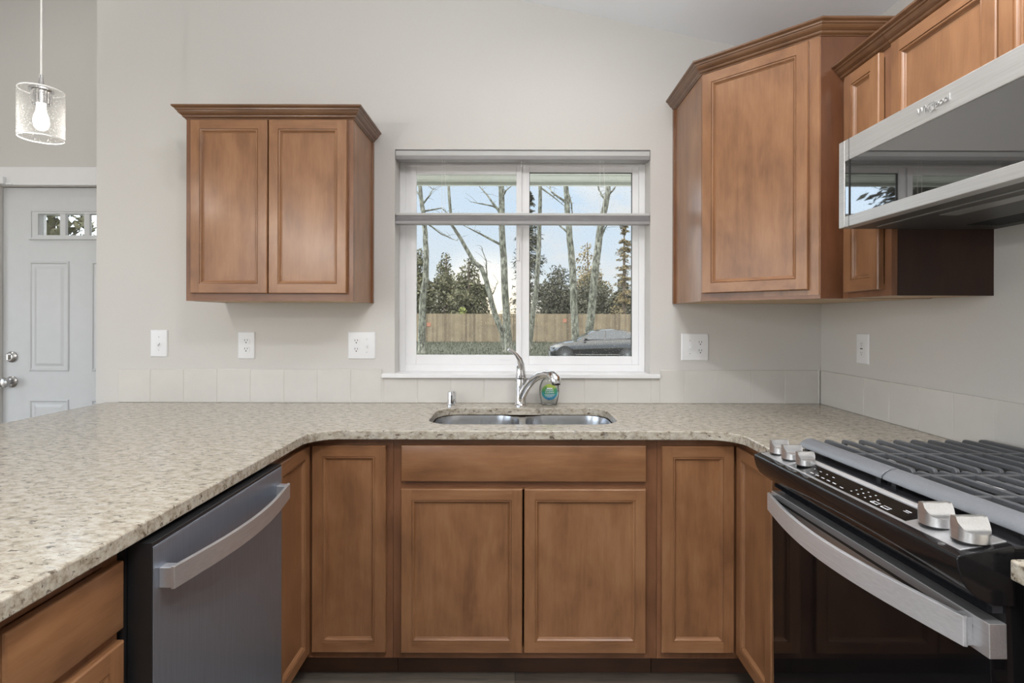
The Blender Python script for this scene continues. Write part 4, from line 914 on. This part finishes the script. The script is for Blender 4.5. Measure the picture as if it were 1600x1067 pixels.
def conifer(name,label,px,ytop,D,wpx,n,mi,seed,droop=.35,zlow=20,size=5.0):
    rl=random.Random(seed); g=terrain(D); base=at(px,500,D); topz=at(px,ytop,D)[2]; hw=wpx*D/F_PX/2
    o=empty(name,(base[0],D,g),label,'tree','trees beyond the fence')
    b=MB(); b.tube([(base[0],D,g-1),(base[0],D,(g+topz)/2),(base[0],D,topz)],[7,4.5,.8],8); b.build('trunk',brown,o)
    b=MB(); H=topz-g-zlow; nb=int(n/45)
    for i in range(nb):
        t=rl.random()**.85; z=g+zlow+H*t; ln=hw*(1-t)**.75*rl.uniform(.55,1.1)+4; a=rl.uniform(0,2*math.pi)
        d=Vector((math.cos(a),math.sin(a),0)); s=Vector((base[0],D,z))
        for j in range(45):
            u=rl.random()**.7; q=s+d*(ln*u)+Vector((0,0,ln*(.18*u-droop*u*u)))
            q+=Vector((rl.uniform(-1,1),rl.uniform(-1,1),rl.uniform(-.8,.5)))*(3+ln*.13)
            sz=size*rl.uniform(.5,1.3); e=(d+Vector((rl.uniform(-.8,.8),rl.uniform(-.8,.8),rl.uniform(-.9,.3)))).normalized(); v=e.cross(Vector((rl.uniform(-1,1),rl.uniform(-1,1),1))).normalized()
            b.add([q-e*sz,q-v*sz*.3,q+e*sz,q+v*sz*.3],[(0,1,2,3)])
    b.build('foliage',leafs[mi],o,recalc=False)
bushy('evergreen_tree','dense evergreen at far left beyond the fence',652,385,1640,62,8000,0,1)
bushy('evergreen_tree','bushy evergreen with twin tops beyond the fence left of middle',698,392,1800,70,9000,0,2)
bushy('evergreen_tree','bushy evergreen with ragged edge nearest the sunset gap',733,398,1640,60,8500,0,3)
bushy('leafy_shrub','small bright yellow-green shrub just over the fence top',724,483,1540,22,700,3,4,size=3.5,lumps=3)
conifer('conifer_tree','tall dark conifer behind the window mullion',826,300,1680,84,13000,1,5,.3)
bushy('evergreen_tree','broad dark evergreen behind the tall birch trunk',872,412,1900,82,11000,1,6)
bushy('evergreen_tree','wide dark evergreen behind the forked birch trunk',925,425,2160,96,11000,1,7)
bushy('autumn_tree','thin golden-leaved tree top above the dark evergreens',918,372,2480,80,6500,2,8,size=6)
conifer('conifer_tree','slender conifer at the right edge of the window view',975,335,1690,46,4500,2,9,.3)
bushy('evergreen_tree','dark evergreen beside the right window frame',975,432,1860,56,9000,1,10)
conifer('conifer_tree','conifer near the house reflected in the microwave glass',806-867*.53,120,330,340,12000,1,12,.45,60,4.0)
bushy('evergreen_tree','dark leafy tree seen through the front door panes',85,250,520,230,5500,0,13,size=5)
bushy('evergreen_tree','second dark leafy tree seen through the front door panes',-60,250,600,230,4500,0,14,size=5)
b=MB(); b.box(-1500,1500,2400,2440,-6,70)
struct(b.build('distant_house',plain('far_siding',(.22,.21,.19),.8))) if False else None

# ------------------------------------------------------------------ car
cg=-23.6; CD=980.0
car=empty('car',(155,CD+36,cg),'dark blue-grey sedan parked on the driveway outside the window','car')
paint=plain('dark_blue_car_paint',(.003,.0038,.005),.18,var=.05,coat=.8)
def hull(st,name,m_,cap=True,sm=45):
    """stations: (x, [(halfwidth,z)...]) one side, mirrored"""
    b=MB(); vs=[]; k=len(st[0][1])
    for x,pr in st:
        vs += [(x,CD+36-hw,cg+z) for hw,z in pr]+[(x,CD+36+hw,cg+z) for hw,z in pr[::-1]]
    n=2*k; f=[(i*n+j,i*n+(j+1)%n,(i+1)*n+(j+1)%n,(i+1)*n+j) for i in range(len(st)-1) for j in range(n)]+[tuple(range(n))[::-1],tuple(range((len(st)-1)*n,len(st)*n))]
    b.add(vs,f); return b.build(name,m_,car,smooth=sm)
X0=60.0
def sec(bot,mid,belt,hw,top): return [(hw*.9,bot),(hw,bot+5),(hw+.6,mid),(hw-.6,belt-3),(hw-2.5,belt),(hw*.5,top),(hw*.1,top+.3)]
hull([(X0,sec(9,17,22,20,23)),(X0+3,sec(8,18,26,27,27)),(X0+12,sec(7,20,30,32,31.5)),(X0+30,sec(8,22,33.5,35,35.5)),(X0+52,sec(8,23,36,36,38.5)),(X0+75,sec(8,24,37.5,36.3,38.5)),(X0+110,sec(8,25,38.5,36.5,39)),(X0+145,sec(8,25.5,39.5,36.4,40)),(X0+165,sec(9,26,40.5,35.5,42.5)),(X0+180,sec(10,26,40.5,33,42)),(X0+187,sec(13,25,38,29,39)),(X0+190,sec(16,24,34,25,35))],'body',paint)
def cs(bz,bw,tz,tw): return [(bw,bz),(tw+(bw-tw)*.35,bz+(tz-bz)*.55),(tw,tz-1),(tw*.6,tz),(tw*.1,tz+.3)]
hull([(X0+48,cs(36,32,37,30)),(X0+66,cs(37,32.5,48.5,26)),(X0+80,cs(38,33,54.5,24)),(X0+95,cs(38.5,33,57,23.5)),(X0+115,cs(39,33,57.6,23.5)),(X0+135,cs(39.5,32.5,55.8,23.5)),(X0+152,cs(40,31,50.5,24)),(X0+172,cs(41,28,43,26))],'roof',paint)
gl_m=plain('dark_car_window',(.02,.025,.03),.05,coat=.5)
def sidewin(pts,nm='side_window'):
    b=MB()
    vs=[]
    for x,z in pts:
        t=min(1,max(0,(z-38)/19)); y=CD+36-(33.2-9.3*t*.85)-.35
        vs.append((X0+x,y,cg+z))
    n=len(vs); b.add(vs+[(x,y+.8,z) for x,y,z in vs],[tuple(range(n)),tuple(range(n,2*n))]+[(i,(i+1)%n,n+(i+1)%n,n+i) for i in range(n)]); b.build(nm,gl_m,car)
sidewin([(60,39.2),(97,40.2),(97,55.3),(88,54.2),(76,50)]); sidewin([(100,40.3),(142,41.8),(148,44.5),(136,50.8),(122,54.4),(100,55.5)])
tyre=plain('tyre_rubber',(.02,.02,.02),.8); alloy=plain('alloy_wheel',(.3,.31,.32),.3,.9); 
for wx in (26.6,136.9):
    for side in (0,1):
        yc=CD-1.4 if side==0 else CD+62.5
        c0=(X0+wx,yc,cg+13.1)
        b=MB(); b.lathe([(9,0),(12.6,.2),(13.1,1.5),(13.1,6.5),(12.6,7.8),(9,8)],c0,28,'y'); wh=b.build('wheel',tyre,car,smooth=40)
        if side==0:
            b=MB(); b.lathe([(9.1,-.15),(9.3,.3),(8.4,.5),(8.0,1.5)],c0,28,'y',caps=False); b.lathe([(2.2,-.1),(2.2,1.2)],c0,12,'y')
            for i in range(15):
                a=2*math.pi*i/15; dx,dz=math.cos(a),math.sin(a); px_,pz_=-dz*.26,dx*.26
                q=[(c0[0]+dx*1.8+px_,c0[2]+dz*1.8+pz_),(c0[0]+dx*8.6+px_,c0[2]+dz*8.6+pz_),(c0[0]+dx*8.6-px_,c0[2]+dz*8.6-pz_),(c0[0]+dx*1.8-px_,c0[2]+dz*1.8-pz_)]
                b.prism(q,'xz',c0[1]-.1,c0[1]+.9)
            b.build('rim',alloy,wh)
            b=MB(); pts=[(c0[0]+15.2*math.cos(t*math.pi/12),c0[2]+15.2*math.sin(t*math.pi/12)) for t in range(-1,14)]; b.prism(pts,'xz',CD-1.2+.55,CD+.2); b.build('wheel_arch',plain('wheel_well',(.012,.012,.013),.9),car)
b=MB(); b.tube([(X0+63,CD-1,cg+39.5),(X0+62,CD-5,cg+41)],[1,2.8],8); b.tube([(X0+60.5,CD-6,cg+41.3),(X0+65,CD-5.5,cg+41.3)],[2.6,2.4],8); b.build('door_mirror',paint,car,smooth=50)
b=MB(); b.box(X0+46,X0+128,CD-1.15,CD-.2,cg+12.6,cg+13.3); b.build('chrome_strip',chrome,car)
b=MB(); b.box(X0-.3,X0+2.0,CD+10,CD+30,cg+10,cg+18); b.box(X0+1,X0+8,CD+4.5,CD+8,cg+24,cg+27); b.build('headlamp_and_grille',alloy,car,bevel=.4)

# working properties are not part of the scene
for o in list(bpy.data.objects):
    if '_b' in o: del o['_b']
